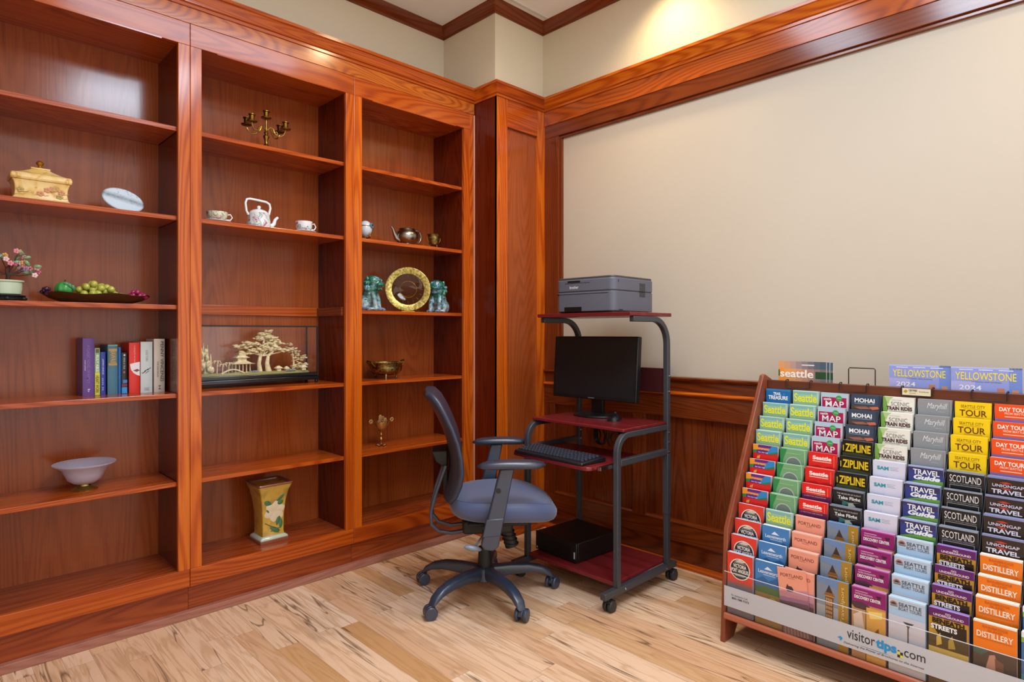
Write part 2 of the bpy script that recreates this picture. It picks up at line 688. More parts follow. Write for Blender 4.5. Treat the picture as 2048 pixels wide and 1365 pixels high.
# frieze boards
bm = B(); box(bm, XF - 0.02, XF, Y1, YC0 - 0.004, 2.432, 2.500)
struct('trim_4', bm, oak('oak_frieze', 'y', '#54301c', '#a8501a', '#c4701f', rings=230, big=4.0, along=0.25), smooth=False, bev=0.0015)
bm = B(); box(bm, XC + 0.001, X1, YR, YW + 0.001, 2.409, 2.500)
struct('trim_5', bm, oak('oak_frieze_right', 'x', '#54200c', '#9a4416', '#b6581c', rings=230, big=4.0, along=0.2), smooth=False, bev=0.0015)

# picture frame around the beige field
YFR = YR + 0.004
bm = B()
box(bm, -2.536, X1, YFR, YW + 0.001, 2.333, 2.409, 1)
box(bm, -2.536, X1, YFR + 0.012, YW + 0.001, 2.318, 2.334, 1)
box(bm, -2.536, -2.425, YFR, YW + 0.001, 0.945, 2.333, 0)
box(bm, -2.425, -2.408, YFR + 0.012, YW + 0.001, 0.945, 2.318, 0)
struct('trim_6', bm, [DARK_Z, DARK_X], smooth=False, bev=0.002)

# chair rail: cap and bead
bm = B()
prism(bm, [(YW, 0.870), (YR + 0.006, 0.870), (YR + 0.006, 0.925), (YR - 0.006, 0.932), (YR - 0.012, 0.940), (YR - 0.010, 0.947), (YW, 0.949)], 'x', -2.53, X1)
struct('trim_7', bm, DARK_X, sharp=25)
bm = B()
prism(bm, [(YW, 0.856), (YR, 0.856), (YR - 0.010, 0.859), (YR - 0.013, 0.866), (YR - 0.008, 0.873), (YR + 0.004, 0.876), (YW, 0.876)], 'x', -2.53, X1)
struct('trim_8', bm, OAK_X, sharp=60)

# wainscot: rails, stiles, recessed panels with a bottom bead
bm = B()
box(bm, -2.536, X1, YR, YW + 0.001, 0.745, 0.858, 0)
box(bm, -2.536, X1, YR, YW + 0.001, 0.126, 0.216, 0)
xs = -2.536
stile = [(-2.536, -2.45)]
x = -1.90
while x < X1 - 0.1:
    stile.append((x, x + 0.08)); x += 0.63
for a, b in stile:
    box(bm, a, b, YR, YW + 0.001, 0.2161, 0.7449, 1)
for (a, b), (c, d) in zip(stile, stile[1:]):
    box(bm, b, c, YR + 0.022, YW + 0.001, 0.2161, 0.7449, 1)
    prism(bm, [(YR + 0.022, 0.216), (YR - 0.004, 0.216), (YR - 0.004, 0.221), (YR + 0.004, 0.229), (YR + 0.022, 0.232)], 'x', b, c, 0)
struct('trim_9', bm, [DARK_X, DARK_Z], smooth=False, bev=0.0018)
bm = B(); box(bm, -2.536, X1, YR + 0.010, YW + 0.001, 0.0, 0.126)
struct('baseboard_right', bm, DARK_X, smooth=False)
bm = B(); sweep(bm, [(XF - 0.01, YC0), (XC - 0.002, YC0), (XC - 0.002, YR + 0.008), (X1, YR + 0.008)],
                [(0, 0), (0.014, 0), (0.014, 0.014), (0.008, 0.026), (0, 0.030)])
struct('trim_10', bm, [OAK_Y, OAK_X], smooth=False)

# corner pier panelling
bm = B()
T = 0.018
box(bm, XF - 0.02, XC - 0.0005, YC0, YC0 + T, 0.0, 2.498, 0)        # pier side, its shade put into the oak colour
box(bm, XC - T, XC, YC0, YC0 + 0.083, 0.0, 2.498, 1)
box(bm, XC - T, XC, 2.686, YR + 0.02, 0.0, 2.498, 1)
box(bm, XC - T, XC, YC0 + 0.083, 2.686, 2.340, 2.498, 2)
box(bm, XC - T, XC, YC0 + 0.083, 2.686, 0.0, 0.22, 2)
box(bm, XC - 0.026, XC - 0.018, YC0 + 0.083, 2.686, 0.22, 2.340, 3)
struct('trim_11', bm, [SHADED_SIDE_Z, OAK_Z, OAK_Y, BACK_Z], smooth=False, bev=0.0015)
# filler and scribe strip between last bookcase and pier
bm = B()
box(bm, XF - 0.02, XF - 0.004, 2.319, YC0, 0.0, 2.432, 0)
cyl(bm, (XF, 2.350, 0.10), (XF, 2.350, 2.428), 0.006, n=10, mi=1)
struct('trim_12', bm, [OAK_Z, plain('#b87862', 0.2)], smooth=True)
# shoe moulding along the bookcases
bm = B(); box(bm, XF - 0.025, XF + 0.004, Y1, YC0, 0.0, 0.032)
struct('baseboard_left', bm, SHOE_Y, smooth=False, bev=0.002)


# ================================================================== BOOKCASES
SHELF_Z = {'left': [2.005, 1.643, 1.281, 0.922, 0.562], 'middle': [2.005, 1.643, 0.922, 0.562],
           'right': [2.005, 1.643, 1.281, 0.922, 0.562]}


def bookcase(y0, label, zs):
    y1 = y0 + 0.748
    t = thing('bookcase', label, 'bookcase', (XF - 0.15, (y0 + y1) / 2, 0), 0, 'built-in oak bookcases')
    sw = 0.0445
    a, b = y0 + sw, y1 - sw                       # clear opening
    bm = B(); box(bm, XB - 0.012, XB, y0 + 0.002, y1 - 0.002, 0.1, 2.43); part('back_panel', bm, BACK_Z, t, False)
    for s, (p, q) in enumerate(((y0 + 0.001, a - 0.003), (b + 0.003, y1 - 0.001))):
        bm = B(); box(bm, XB, XF - 0.021, p, q, 0.1305, 2.43); part('side_panel', bm, SHADED_SIDE_Z, t, False)
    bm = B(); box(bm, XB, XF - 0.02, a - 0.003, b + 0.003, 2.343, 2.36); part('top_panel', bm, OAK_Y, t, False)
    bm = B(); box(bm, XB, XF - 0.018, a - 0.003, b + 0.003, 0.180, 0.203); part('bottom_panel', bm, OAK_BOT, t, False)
    for p, q in ((y0 + 0.0006, a), (b, y1 - 0.0006)):
        bm = B(); box(bm, XF - 0.02, XF, p, q, 0.203, 2.340)
        # stopped chamfer on the opening edge
        e, o = (q, -1) if p < a else (p, 1)
        part('face_stile', bm, OAK_Z, t, False, bev=0.0015)
    bm = B(); box(bm, XF - 0.02, XF, y0 + 0.0006, y1 - 0.0006, 2.340, 2.431); part('face_rail', bm, OAK_Y, t, False, bev=0.0015)
    bm = B(); box(bm, XF - 0.02, XF, y0 + 0.0006, y1 - 0.0006, 0.130, 0.203); part('face_rail', bm, OAK_Y, t, False, bev=0.003)
    bm = B()
    prism(bm, [(XF - 0.0005, 2.3395), (XF + 0.0008, 2.341), (XF + 0.0005, 2.336), (XF - 0.006, 2.336), (XF - 0.006, 2.3395)], 'y', a + 0.06, b - 0.06)
    part('edge_bead', bm, OAK_Y, t, False)
    bm = B(); box(bm, XF - 0.044, XF - 0.026, y0 + 0.0006, y1 - 0.0006, 0.0, 0.1299); part('toe_kick', bm, OAK_BOT, t, False)
    for z in zs:
        bm = B(); box(bm, XB, XF - 0.021, a - 0.001, b + 0.001, z - 0.018, z); part('shelf', bm, OAK_Y, t, False, bev=0.0015)
    if len(zs) == 4:
        bm = B(); box(bm, XB, XB + 0.014, a - 0.002, b + 0.002, 1.252, 1.297); part('shelf_cleat', bm, OAK_Y, t, False, bev=0.001)
        bm = B(); box(bm, XB + 0.014, XF - 0.024, b - 0.012, b + 0.002, 1.252, 1.294); part('shelf_cleat', bm, DARK_X, t, False, bev=0.001)
    return t


bookcase(0.0745, 'oak bookcase with the row of books, leftmost of the three', SHELF_Z['left'])
bookcase(0.8225, 'oak bookcase holding the glass display case, between the other two', SHELF_Z['middle'])
bookcase(1.5705, 'oak bookcase next to the corner pier, holding the two lion figurines', SHELF_Z['right'])


# ================================================================== COMPUTER CART
cart = thing('computer_cart', 'tall rolling computer cart with cherry red shelves and grey tubes', 'computer cart', (-1.835, 2.35, 0))
XL, XR = -2.10, -1.57
YF_, YB_ = 2.155, 2.545
SQ = (0.025, 0.025)
for x in (XL, XR):
    # front upright bending back into the top side tube
    pts = [(x, YF_, 0.085), (x, YF_, 0.35), (x, YF_, 0.655)] + arc((YF_ + 0.072, 0.655), 0.072, 180, 90, 8, 'yz', x)[1:] + [(x, YB_ - 0.012, 0.727)]
    bm = B(); tube(bm, pts, 1, square=SQ, ref=(1, 0, 0)); part('front_post', bm, STEEL_GREY, cart, bev=0.003)
    # rear upright bending forward under the printer shelf
    pts = [(x, YB_, 0.085), (x, YB_, 0.6), (x, YB_, 1.115)] + arc((YB_ - 0.115, 1.115), 0.115, 0, 90, 10, 'yz', x)[1:] + [(x, 2.262, 1.230)]
    bm = B(); tube(bm, pts, 1, square=SQ, ref=(1, 0, 0)); part('rear_post', bm, STEEL_GREY, cart, bev=0.003)
    bm = B(); box(bm, x - 0.0145, x + 0.0145, YB_ - 0.0145, YB_ + 0.0145, 0.32, 0.60); part('post_sleeve', bm, STEEL_GREY, cart, bev=0.002)
    bm = B(); box(bm, x - 0.0125, x + 0.0125, YF_ + 0.013, YB_ - 0.013, 0.598, 0.626); part('side_bar', bm, STEEL_GREY, cart, bev=0.003)
    bm = B(); box(bm, x - 0.014, x + 0.014, 2.055, 2.612, 0.058, 0.086); part('foot_rail', bm, STEEL_GREY, cart, bev=0.003)
    for y, zz in ((YB_, 0.965), (YB_, 0.892), (YB_, 0.70), (YB_, 0.655), (YB_, 0.61), (YB_ - 0.02, 0.072), (2.20, 0.072)):
        bm = B(); ball(bm, (x + 0.0145, y - 0.002, zz), (0.003, 0.0055, 0.0055), 10, 6); part('screw', bm, CHROME, cart)
    for y in (2.09, 2.575):
        bm = B()
        cyl(bm, (x, y, 0.057), (x, y, 0.046), 0.010)
        prism(bm, [(y - 0.012, 0.048), (y + 0.030, 0.048), (y + 0.034, 0.022), (y + 0.026, 0.018), (y - 0.006, 0.036)], 'x', x - 0.018, x + 0.018)
        c = part('caster', bm, BLACKM, cart, bev=0.002)
        for sx in (-1, 1):
            bm = B(); cyl(bm, (x + sx * 0.004, y + 0.012, 0.0245), (x + sx * 0.021, y + 0.012, 0.0245), 0.0245, n=24)
            part('wheel', bm, plain('#2b2b2e', 0.45), c, bev=0.003)
bm = B(); box(bm, XL + 0.012, XR - 0.012, 2.15, 2.56, 0.087, 0.103); part('bottom_shelf', bm, CHERRY, cart, bev=0.002)
bm = B(); box(bm, XL - 0.005, XR + 0.006, 2.192, YB_ - 0.014, 0.740, 0.756 - 0.0155 + 0.0135); part('monitor_shelf', bm, CHERRY, cart, bev=0.003)
bm = B(); box(bm, XL - 0.012, XR + 0.012, 2.235, 2.568, 1.243, 1.260); part('printer_shelf', bm, CHERRY, cart, bev=0.003)
bm = B(); box(bm, XL + 0.0155, XR - 0.0155, YB_ + 0.001, YB_ + 0.012, 0.885, 1.0); part('back_panel', bm, plain('#3c0c10', 0.5), cart, False, bev=0.001)
for x in (XL + 0.03, XR - 0.05):
    bm = B(); box(bm, x, x + 0.02, YF_ + 0.05, YB_, 0.7265, 0.7395)
    part('shelf_bracket', bm, BLACK, cart, False)
# sliding keyboard tray
tp = [(-2.082, 2.40), (-2.082, 2.055), (-2.076, 2.036), (-2.058, 2.030), (-1.640, 2.004), (-1.618, 2.008), (-1.604, 2.026), (-1.602, 2.40)]
bm = B(); prism(bm, tp, 'z', 0.594, 0.610)
tray = part('keyboard_tray', bm, CHERRY, cart, bev=0.003)
for x0, x1 in ((-2.088, -2.0825), (-1.6015, -1.583)):
    bm = B(); box(bm, x0, x1, 2.06, 2.42, 0.592, 0.607); part('drawer_slide', bm, CHROME, tray, False, bev=0.001)

# printer on the top shelf
PX0, PX1, PY0, PY1, PZ = -2.015, -1.672, 2.262, 2.585, 1.260
pr = thing('laser_printer', 'dark grey laser printer on the top shelf of the cart', 'printer', ((PX0 + PX1) / 2, (PY0 + PY1) / 2, PZ), math.radians(1.5))
hw, hd = (PX1 - PX0) / 2, (PY1 - PY0) / 2
GREYP = plain('#5c5e6a', 0.45, name='printer_grey')
GREYD = plain('#3a3b43', 0.45, name='printer_dark_grey')


def rrect(hx, hy, r, n=5, cx=0, cy=0, rear=0.006):
    out = []
    for sx, sy, a0, rr in ((1, -1, -90, r), (1, 1, 0, rear), (-1, 1, 90, rear), (-1, -1, 180, r)):
        for i in range(n + 1):
            a = math.radians(a0 + 90 * i / n)
            out.append((cx + sx * (hx - rr) + rr * cos(a), cy + sy * (hy - rr) + rr * sin(a)))
    return out


bm = B(); prism(bm, rrect(hw - 0.012, hd - 0.012, 0.02), 'z', 0.0, 0.010)
part('foot', bm, BLACK, pr, local=True)
bm = B(); prism(bm, rrect(hw, hd, 0.03), 'z', 0.008, 0.100); part('body', bm, GREYP, pr, local=True, bev=0.003)
bm = B(); prism(bm, rrect(hw, hd, 0.03), 'z', 0.1025, 0.160); part('upper_body', bm, GREYP, pr, local=True, bev=0.004)
bm = B(); prism(bm, rrect(hw - 0.003, hd - 0.003, 0.028), 'z', 0.098, 0.170); part('top_cover', bm, GREYD, pr, local=True, bev=0.004)
bm = B(); box(bm, -0.11, 0.035, -hd - 0.0008, -hd + 0.01, 0.142, 0.1435)
box(bm, -0.165, 0.14, -hd - 0.0008, -hd + 0.01, 0.090, 0.092)
part('panel_seam', bm, BLACK, pr, False, local=True)
bm = B(); box(bm, -0.115, -0.012, -hd - 0.001, -hd + 0.012, 0.008, 0.030); part('paper_tray_grip', bm, BLACK, pr, False, local=True)
bm = B(); box(bm, -0.095, -0.02, -hd - 0.001, -hd + 0.01, 0.146, 0.154); part('front_latch', bm, BLACK, pr, False, local=True)
bm = B()
for i in range(10):
    for j in range(3):
        box(bm, hw - 0.004, hw + 0.0008, -0.002 + hd * 0.30 + j * 0.017, hd * 0.30 + j * 0.017 + 0.012, 0.078 + i * 0.0066, 0.0815 + i * 0.0066)
part('vent_grille', bm, BLACK, pr, False, local=True)
bm = B(); box(bm, hw - 0.003, hw + 0.0008, -hd * 0.80, -hd * 0.80 + 0.004, 0.138, 0.150)
box(bm, hw - 0.003, hw + 0.0008, -hd * 0.76, -hd * 0.76 + 0.03, 0.012, 0.016)
part('side_marking', bm, BLACK, pr, False, local=True)
bm = B(); put_text(bm, 'brother', (-0.082, -hd - 0.0012, 0.116), (1, 0, 0), (0, 0, 1), 0.052, 0.014, 0.012)
flat('lettering', bm, plain('#d8d8dc', 0.5), pr)

# monitor
mo = thing('monitor', 'black flat screen monitor with a dark screen on the cart', 'monitor', (-1.91, 2.425, 0.7535), math.radians(1.0))
bm = B()
lathe(bm, [(0.0, 0.0), (0.115, 0.0), (0.120, 0.004), (0.118, 0.010), (0.085, 0.016), (0.0, 0.018)], (-0.01, 0.03, 0), 40, sx=1.0, sy=0.78, cap=False)
part('base', bm, BLACK, mo, local=True)
bm = B(); box(bm, -0.04, 0.03, 0.035, 0.058, 0.012, 0.22); part('neck', bm, BLACK, mo, local=True, bev=0.004)
tl = math.radians(-4)
RM = Matrix.Translation((0, 0.0, 0.085)) @ Matrix.Rotation(tl, 4, 'X')
bm = B(); box(bm, -0.255, 0.255, -0.012, 0.020, 0.0, 0.312); box(bm, -0.16, 0.16, 0.0201, 0.042, 0.06, 0.25); bm.transform(RM)
hs = part('housing', bm, BLACK, mo, local=True, bev=0.004)
bm = B(); box(bm, -0.243, 0.243, -0.0132, -0.0121, 0.017, 0.300); bm.transform(RM)
part('screen', bm, plain('#17171a', 0.38, spec=0.45, name='dark_screen'), mo, False, local=True)
bm = B(); put_text(bm, 'Lenovo', (-0.022, -0.0135, 0.005), (1, 0, 0), (0, 0, 1), 0.036, 0.007, 0.01); bm.transform(RM)
flat('lettering', bm, plain('#8a8a90', 0.4), mo)

# keyboard
kb = thing('keyboard', 'black computer keyboard on the pull-out tray of the cart', 'keyboard', (-1.845, 2.092, 0.6105), math.radians(-2.5))
bm = B()
prism(bm, [(-0.078, 0.0), (0.080, 0.0), (0.080, 0.020), (0.060, 0.021), (-0.072, 0.013), (-0.078, 0.010)], 'x', -0.212, 0.208)
part('housing', bm, plain('#16161b', 0.35), kb, local=True, bev=0.004)
bm = B(); box(bm, -0.0075, 0.0075, -0.007, 0.007, 0, 0.009)
for v in bm.verts:
    if v.co.z > 0.005:
        v.co.x *= 0.78; v.co.y *= 0.78
key0 = part('key', bm, plain('#363a46', 0.25), kb, local=True, bev=0.001)
first = True
for r in range(5):
    for c in range(20):
        x = -0.196 + c * 0.0198 + (0.004 if c > 14 else 0)
        y = -0.052 + r * 0.0245
        o = key0 if first else key0.copy()
        if not first:
            COL.objects.link(o)
        first = False
        o.location = (x, y, 0.0135 + (y + 0.072) * 0.056)
        o.parent = kb
# mouse
ms = thing('computer_mouse', 'small black computer mouse beside the monitor base', 'mouse', (-1.758, 2.392, 0.7538), math.radians(25))
bm = B()
rings = []
for i in range(9):
    t = i / 8; y = -0.055 + 0.11 * t
    w = 0.031 * math.sqrt(max(0.03, 1 - (2 * t - 1) ** 4)); hgt = 0.034 * (sin(PI * (0.12 + 0.76 * t))) ** 0.6
    rings.append([(w * cos(a), y, max(0.0, hgt * sin(a))) for a in [PI * k / 10 for k in range(11)]] )
loops(bm, rings)
part('body', bm, plain('#15151b', 0.22), ms, local=True)
bm = B(); cyl(bm, (-0.004, 0.03, 0.030), (0.004, 0.03, 0.030), 0.007); part('scroll_wheel', bm, BLACKM, ms, local=True)

# desktop computer lying on bottom shelf
pc = thing('desktop_computer', 'black slim desktop computer lying on the bottom shelf of the cart', 'desktop computer', (-1.955, 2.35, 0.103), math.radians(-3))
bm = B(); box(bm, -0.135, 0.135, -0.135, 0.15, 0.003, 0.092); part('case', bm, plain('#0b0a0b', 0.45), pc, local=True, bev=0.003)
bm = B(); box(bm, -0.136, 0.136, -0.148, -0.1351, 0.003, 0.093); fp = part('front_bezel', bm, plain('#0d0d0f', 0.4), pc, local=True, bev=0.003)
bm = B(); box(bm, -0.02, 0.10, -0.149, -0.1475, 0.020, 0.070); part('drive_cover', bm, plain('#060607', 0.3), fp, False, local=True)
bm = B(); box(bm, 0.120, 0.1265, -0.1492, -0.147, 0.022, 0.052); part('badge', bm, plain('#b8b8bc', 0.4), fp, False, local=True)
bm = B(); box(bm, -0.128, -0.121, -0.1492, -0.147, 0.012, 0.020); part('badge', bm, plain('#c8c8cc', 0.4), fp, False, local=True)
for sx in (-1, 1):
    for sy in (-1, 1):
        bm = B(); cyl(bm, (sx * 0.11, sy * 0.11, 0), (sx * 0.11, sy * 0.11, 0.005), 0.01, n=12); part('foot', bm, BLACK, pc, local=True)
# bundled cables hanging behind the monitor shelf
bm = B()
random.seed(3)
for k in range(5):
    p0 = Vector((-1.95 + 0.02 * k, 2.49, 0.739))
    pts = [p0 + Vector((0.012 * sin(k + i) + 0.006 * k * i * 0.2, 0.01 * cos(2 * k + i), -0.013 * i)) for i in range(11)]
    tube(bm, pts, 0.0035, 8)
for k in range(4):
    tube(bm, [(-1.92 + 0.04 * cos(a) * (1 - 0.1 * k), 2.49 + 0.006 * k, 0.655 + 0.05 * sin(a)) for a in [i * 2 * PI / 16 for i in range(17)]], 0.0035, 8)
tag(part('cable_bundle', bm, BLACK), 'coiled black cables hanging under the monitor shelf', 'cables')


# ================================================================== OFFICE CHAIR
ch = thing('office_chair', 'blue grey swivel office chair on casters in front of the cart', 'office chair', (-2.06, 1.84, 0), math.radians(51.5))
CHP = plain('#2a3548', 0.32, spec=0.8, name='chair_plastic')
CHF = plain('#46537a', 0.48, spec=0.5, sheen=0.3, name='chair_fabric')
CHB = plain('#2f3648', 0.36, name='chair_back_shell')


def sgp(v, e):
    return math.copysign(abs(v) ** e, v)


# seat cushion
bm = B()
n, m = 40, 14
rings = []
for j in range(1, m):
    ph = -PI / 2 + PI * j / m
    ring = []
    for i in range(n):
        a = 2 * PI * i / n
        e1, e2 = 0.42, 0.62
        x = 0.238 * sgp(cos(ph), e1) * sgp(cos(a), e2)
        y = 0.238 * sgp(cos(ph), e1) * sgp(sin(a), e2)
        z = (0.048 if ph > 0 else 0.066) * sgp(sin(ph), 0.75)
        u = (x + 0.24) / 0.48
        y *= (0.90 + 0.10 * min(1, u * 1.6)) * (1 - 0.14 * max(0, u - 0.6) / 0.4)
        z += 0.012 - 0.040 * max(0, u - 0.55) ** 2 / 0.2 - 0.012 * (1 - min(1, (y / 0.2) ** 2)) * (1 if z > 0 else 0)
        ring.append((x + 0.078, y, z + 0.418))
    rings.append(ring)
loops(bm, rings)
seat = part('seat', bm, CHF, ch, local=True, sharp=80)
ring = [(0.078 + (p[0] - 0.078) * 1.003, p[1] * 1.003, p[2]) for p in rings[9]]
bm = B(); tube(bm, ring + ring[:2], 0.0020, 6)
part('seam_piping', bm, CHF, seat, local=True)
bm = B(); box(bm, -0.08, 0.18, -0.15, 0.15, 0.346, 0.366); part('seat_pan', bm, BLACKM, ch, local=True, bev=0.01)

# curved backrest shell
prof_b = [(-0.268, 0.913, 0.150, 0.012), (-0.252, 0.905, 0.185, 0.020), (-0.230, 0.878, 0.205, 0.021), (-0.205, 0.830, 0.217, 0.019), (-0.178, 0.770, 0.225, 0.017), (-0.157, 0.710, 0.230, 0.017),
          (-0.143, 0.650, 0.230, 0.018), (-0.137, 0.590, 0.226, 0.020), (-0.142, 0.535, 0.212, 0.021), (-0.156, 0.485, 0.190, 0.020), (-0.172, 0.452, 0.165, 0.014)]
bm = B(); rings = []
for k, (px_, pz_, hwid, th) in enumerate(prof_b):
    a = prof_b[max(0, k - 1)]; b = prof_b[min(len(prof_b) - 1, k + 1)]
    tx, tz = b[0] - a[0], b[1] - a[1]
    l_ = math.hypot(tx, tz); nx, nz = -tz / l_, tx / l_       # forward normal
    ring = []
    for i in range(28):
        q = 2 * PI * i / 28
        y = hwid * sgp(cos(q), 0.55); o_ = th * sgp(sin(q), 0.6)
        cx_ = 0.034 * (y / 0.23) ** 2
        ring.append((px_ + nx * o_ + cx_, y, pz_ + nz * o_))
    rings.append(ring)
loops(bm, rings)
back = part('backrest', bm, CHB, ch, local=True, sharp=60)
# J-shaped back support bar, lumbar carrier
for s in (-1, 1):
    pts = [(-0.172, s * 0.09, 0.60), (-0.192, s * 0.09, 0.545), (-0.218, s * 0.085, 0.47), (-0.236, s * 0.08, 0.40), (-0.234, s * 0.075, 0.345), (-0.205, s * 0.065, 0.312), (-0.15, s * 0.055, 0.298), (-0.05, s * 0.045, 0.310)]
    bm = B(); tube(bm, pts, 1, square=(0.017, 0.015), ref=(0, 1, 0)); part('back_support', bm, CHP, ch, local=True, bev=0.004, sharp=60)
bm = B(); prism(bm, [(-0.165, 0.66), (-0.235, 0.655), (-0.215, 0.61), (-0.185, 0.59), (-0.165, 0.58)], 'y', -0.07, 0.07); part('lumbar_adjuster', bm, BLACKM, ch, local=True, bev=0.006)
bm = B(); box(bm, -0.185, -0.165, -0.03, 0.03, 0.46, 0.62); part('back_bracket', bm, BLACKM, ch, local=True, bev=0.004)
# armrests
for s in (-1, 1):
    y = s * 0.275
    bm = B()
    prism(bm, [(-0.032, 0.318), (-0.020, 0.298), (0.018, 0.292), (0.040, 0.310), (0.102, 0.622), (0.045, 0.622)], 'y', y - 0.014, y + 0.014)
    ap = part('arm_post', bm, CHP, ch, local=True, bev=0.006)
    bm = B(); prism(bm, [(-0.026, 0.350), (0.046, 0.354), (0.060, 0.424), (-0.010, 0.420)], 'y', y - 0.0165, y + 0.0165)
    part('arm_sleeve', bm, CHP, ap, local=True, bev=0.003)
    bm = B(); cyl(bm, (0.038, y + s * 0.012, 0.535), (0.038, y + s * 0.0175, 0.535), 0.010, n=16); part('arm_button', bm, BLACKM, ap, local=True)
    bm = B(); box(bm, -0.02, 0.02, min(y, s * 0.15), max(y, s * 0.15), 0.318, 0.338); part('arm_bracket', bm, BLACKM, ch, local=True, bev=0.004)
    bm = B(); rings = []
    for i in range(13):
        t = i / 12
        x = -0.045 + 0.275 * t
        wd = 0.046 * (max(0.02, 1 - abs(2 * t - 1) ** 3)) ** 0.5 * (0.8 + 0.2 * t)
        th = 0.018 * (max(0.04, 1 - abs(2 * t - 1) ** 4)) ** 0.5
        zc = 0.632 + 0.006 * sin(PI * t)
        rings.append([(x, y + wd * sgp(cos(q), 0.7), zc + th * sgp(sin(q), 0.8)) for q in [2 * PI * k / 20 for k in range(20)]])
    loops(bm, rings)
    part('arm_pad', bm, CHP, ch, local=True, sharp=70)
# mechanism, column, lever, knob
bm = B(); box(bm, -0.10, 0.12, -0.07, 0.07, 0.290, 0.352); part('seat_mechanism', bm, BLACKM, ch, local=True, bev=0.012)
bm = B(); cyl(bm, (0, 0, 0.20), (0, 0, 0.30), 0.014); part('gas_cylinder', bm, CHROME, ch, local=True)
bm = B(); cyl(bm, (0, 0, 0.075), (0, 0, 0.215), 0.034, 0.028, n=24); part('column_cover', bm, BLACKM, ch, local=True, bev=0.003)
bm = B()
tube(bm, [(-0.0, -0.07, 0.300), (-0.03, -0.15, 0.294), (-0.05, -0.20, 0.288)], 0.005)
ball(bm, (-0.062, -0.215, 0.283), (0.038, 0.014, 0.012), rot=Matrix.Rotation(math.radians(12), 3, 'Y'))
part('height_lever', bm, plain('#7c8494', 0.3), ch, local=True)
bm = B(); cyl(bm, (0.095, -0.03, 0.300), (0.118, -0.03, 0.225), 0.026, 0.030, n=24)
for k in range(4):
    tube(bm, [(0.097 + 0.006 * k + 0.031 * cos(a), -0.03 + 0.031 * sin(a), 0.292 - 0.018 * k) for a in [2 * PI * i / 18 for i in range(19)]], 0.003, 6)
part('tension_knob', bm, BLACKM, ch, local=True)
# five-star base and casters
bm = B(); cyl(bm, (0, 0, 0.070), (0, 0, 0.128), 0.052, 0.044, n=30); part('base_hub', bm, CHP, ch, local=True, bev=0.006)
leg0 = cas0 = None
for k in range(5):
    ang = math.radians(202.5 + 72 * k - 51.5)
    if leg0 is None:
        bm = B()
        pts = [(0.03, 0, 0.102), (0.12, 0, 0.108), (0.20, 0, 0.106), (0.262, 0, 0.092), (0.300, 0, 0.070), (0.312, 0, 0.060)]
        hs_ = [0.060, 0.050, 0.042, 0.036, 0.034, 0.020]
        ws_ = [0.046, 0.048, 0.048, 0.046, 0.042, 0.034]
        rings = []
        for (x, y, z), h_, w_ in zip(pts, hs_, ws_):
            rings.append([(x + (0.006 if q_ > PI else 0), w_ / 2 * sgp(cos(q_), 0.6), z + h_ / 2 * sgp(sin(q_), 0.6)) for q_ in [2 * PI * i / 20 for i in range(20)]])
        loops(bm, rings)
        leg0 = part('base_leg', bm, CHP, ch, local=True, sharp=60)
        lg = leg0
        bm = B()
        cyl(bm, (0, 0, 0.062), (0, 0, 0.040), 0.008)
        prism(bm, [(0.010 + 0.026 * cos(a), 0.027 + 0.027 * sin(a)) for a in [math.radians(t_) for t_ in range(0, 181, 20)]], 'y', -0.010, 0.010)
        cas0 = part('caster', bm, CHP, ch, local=True, bev=0.002)
        bm = B()
        cyl(bm, (0.010, -0.026, 0.027), (0.010, -0.0105, 0.027), 0.027, n=28)
        w0 = part('wheel', bm, CHP, cas0, local=True, bev=0.004)
        bm = B()
        cyl(bm, (0.010, 0.0105, 0.027), (0.010, 0.026, 0.027), 0.027, n=28)
        w1 = part('wheel', bm, CHP, cas0, local=True, bev=0.004)
        cs, ws2 = cas0, (w0, w1)
    else:
        lg = leg0.copy(); COL.objects.link(lg); lg.parent = ch
        cs = cas0.copy(); COL.objects.link(cs); cs.parent = ch
        for w_ in (w0, w1):
            c_ = w_.copy(); COL.objects.link(c_); c_.parent = cs
    lg.rotation_euler = (0, 0, ang)
    cs.location = (0.308 * cos(ang), 0.308 * sin(ang), 0)
    cs.rotation_euler = (0, 0, ang + (0.9, -0.5, 2.2, 0.7, 1.4)[k])


# ================================================================== BROCHURE RACK
RO = Vector((-1.127, 2.2, 0))
RRZ = -math.atan(0.0177)
RM4 = Matrix.Translation(RO) @ Matrix.Rotation(RRZ, 4, 'Z')
rack = thing('brochure_rack', 'wide slanted wooden brochure rack with a clear front panel', 'brochure rack', RO, RRZ)
RWD = 1.118
side = [(0, 0), (0.026, 0.424), (0.329, 0.992), (0.345, 0.997), (0.440, 0.960), (0.470, 0.40), (0.505, 0.0), (0.44, 0.0), (0.40, 0.06), (0.12, 0.06), (0.075, 0.0)]
for x0 in (0.0, RWD - 0.018):
    bm = B(); prism(bm, side, 'x', x0, x0 + 0.018); part('side_panel', bm, RACKW, rack, local=True, bev=0.003)
bm = B(); box(bm, 0.018, RWD - 0.018, 0.012, 0.40, 0.096, 0.1145); part('bottom_board', bm, RACKB, rack, False, local=True)
bm = B()
prism(bm, [(-0.010, 0.098), (-0.006, 0.094), (0.004, 0.094), (0.0035, 0.098), (0.0035, 0.1175), (-0.006, 0.1175), (-0.010, 0.113)], 'x', 0.0182, RWD - 0.0182)
part('front_lip', bm, RACKX, rack, local=True, bev=0.003)
bm = B(); box(bm, 0.0182, RWD - 0.0182, 0.388, 0.400, 0.115, 0.772); part('back_board', bm, RACKB, rack, False, local=True)
bm = B(); box(bm, 0.0182, RWD - 0.0182, 0.3612, 0.3745, 0.906, 0.973); part('top_board', bm, RACKB, rack, local=True, bev=0.003)
NR, DY, DZ = 12, 0.0298, 0.0534
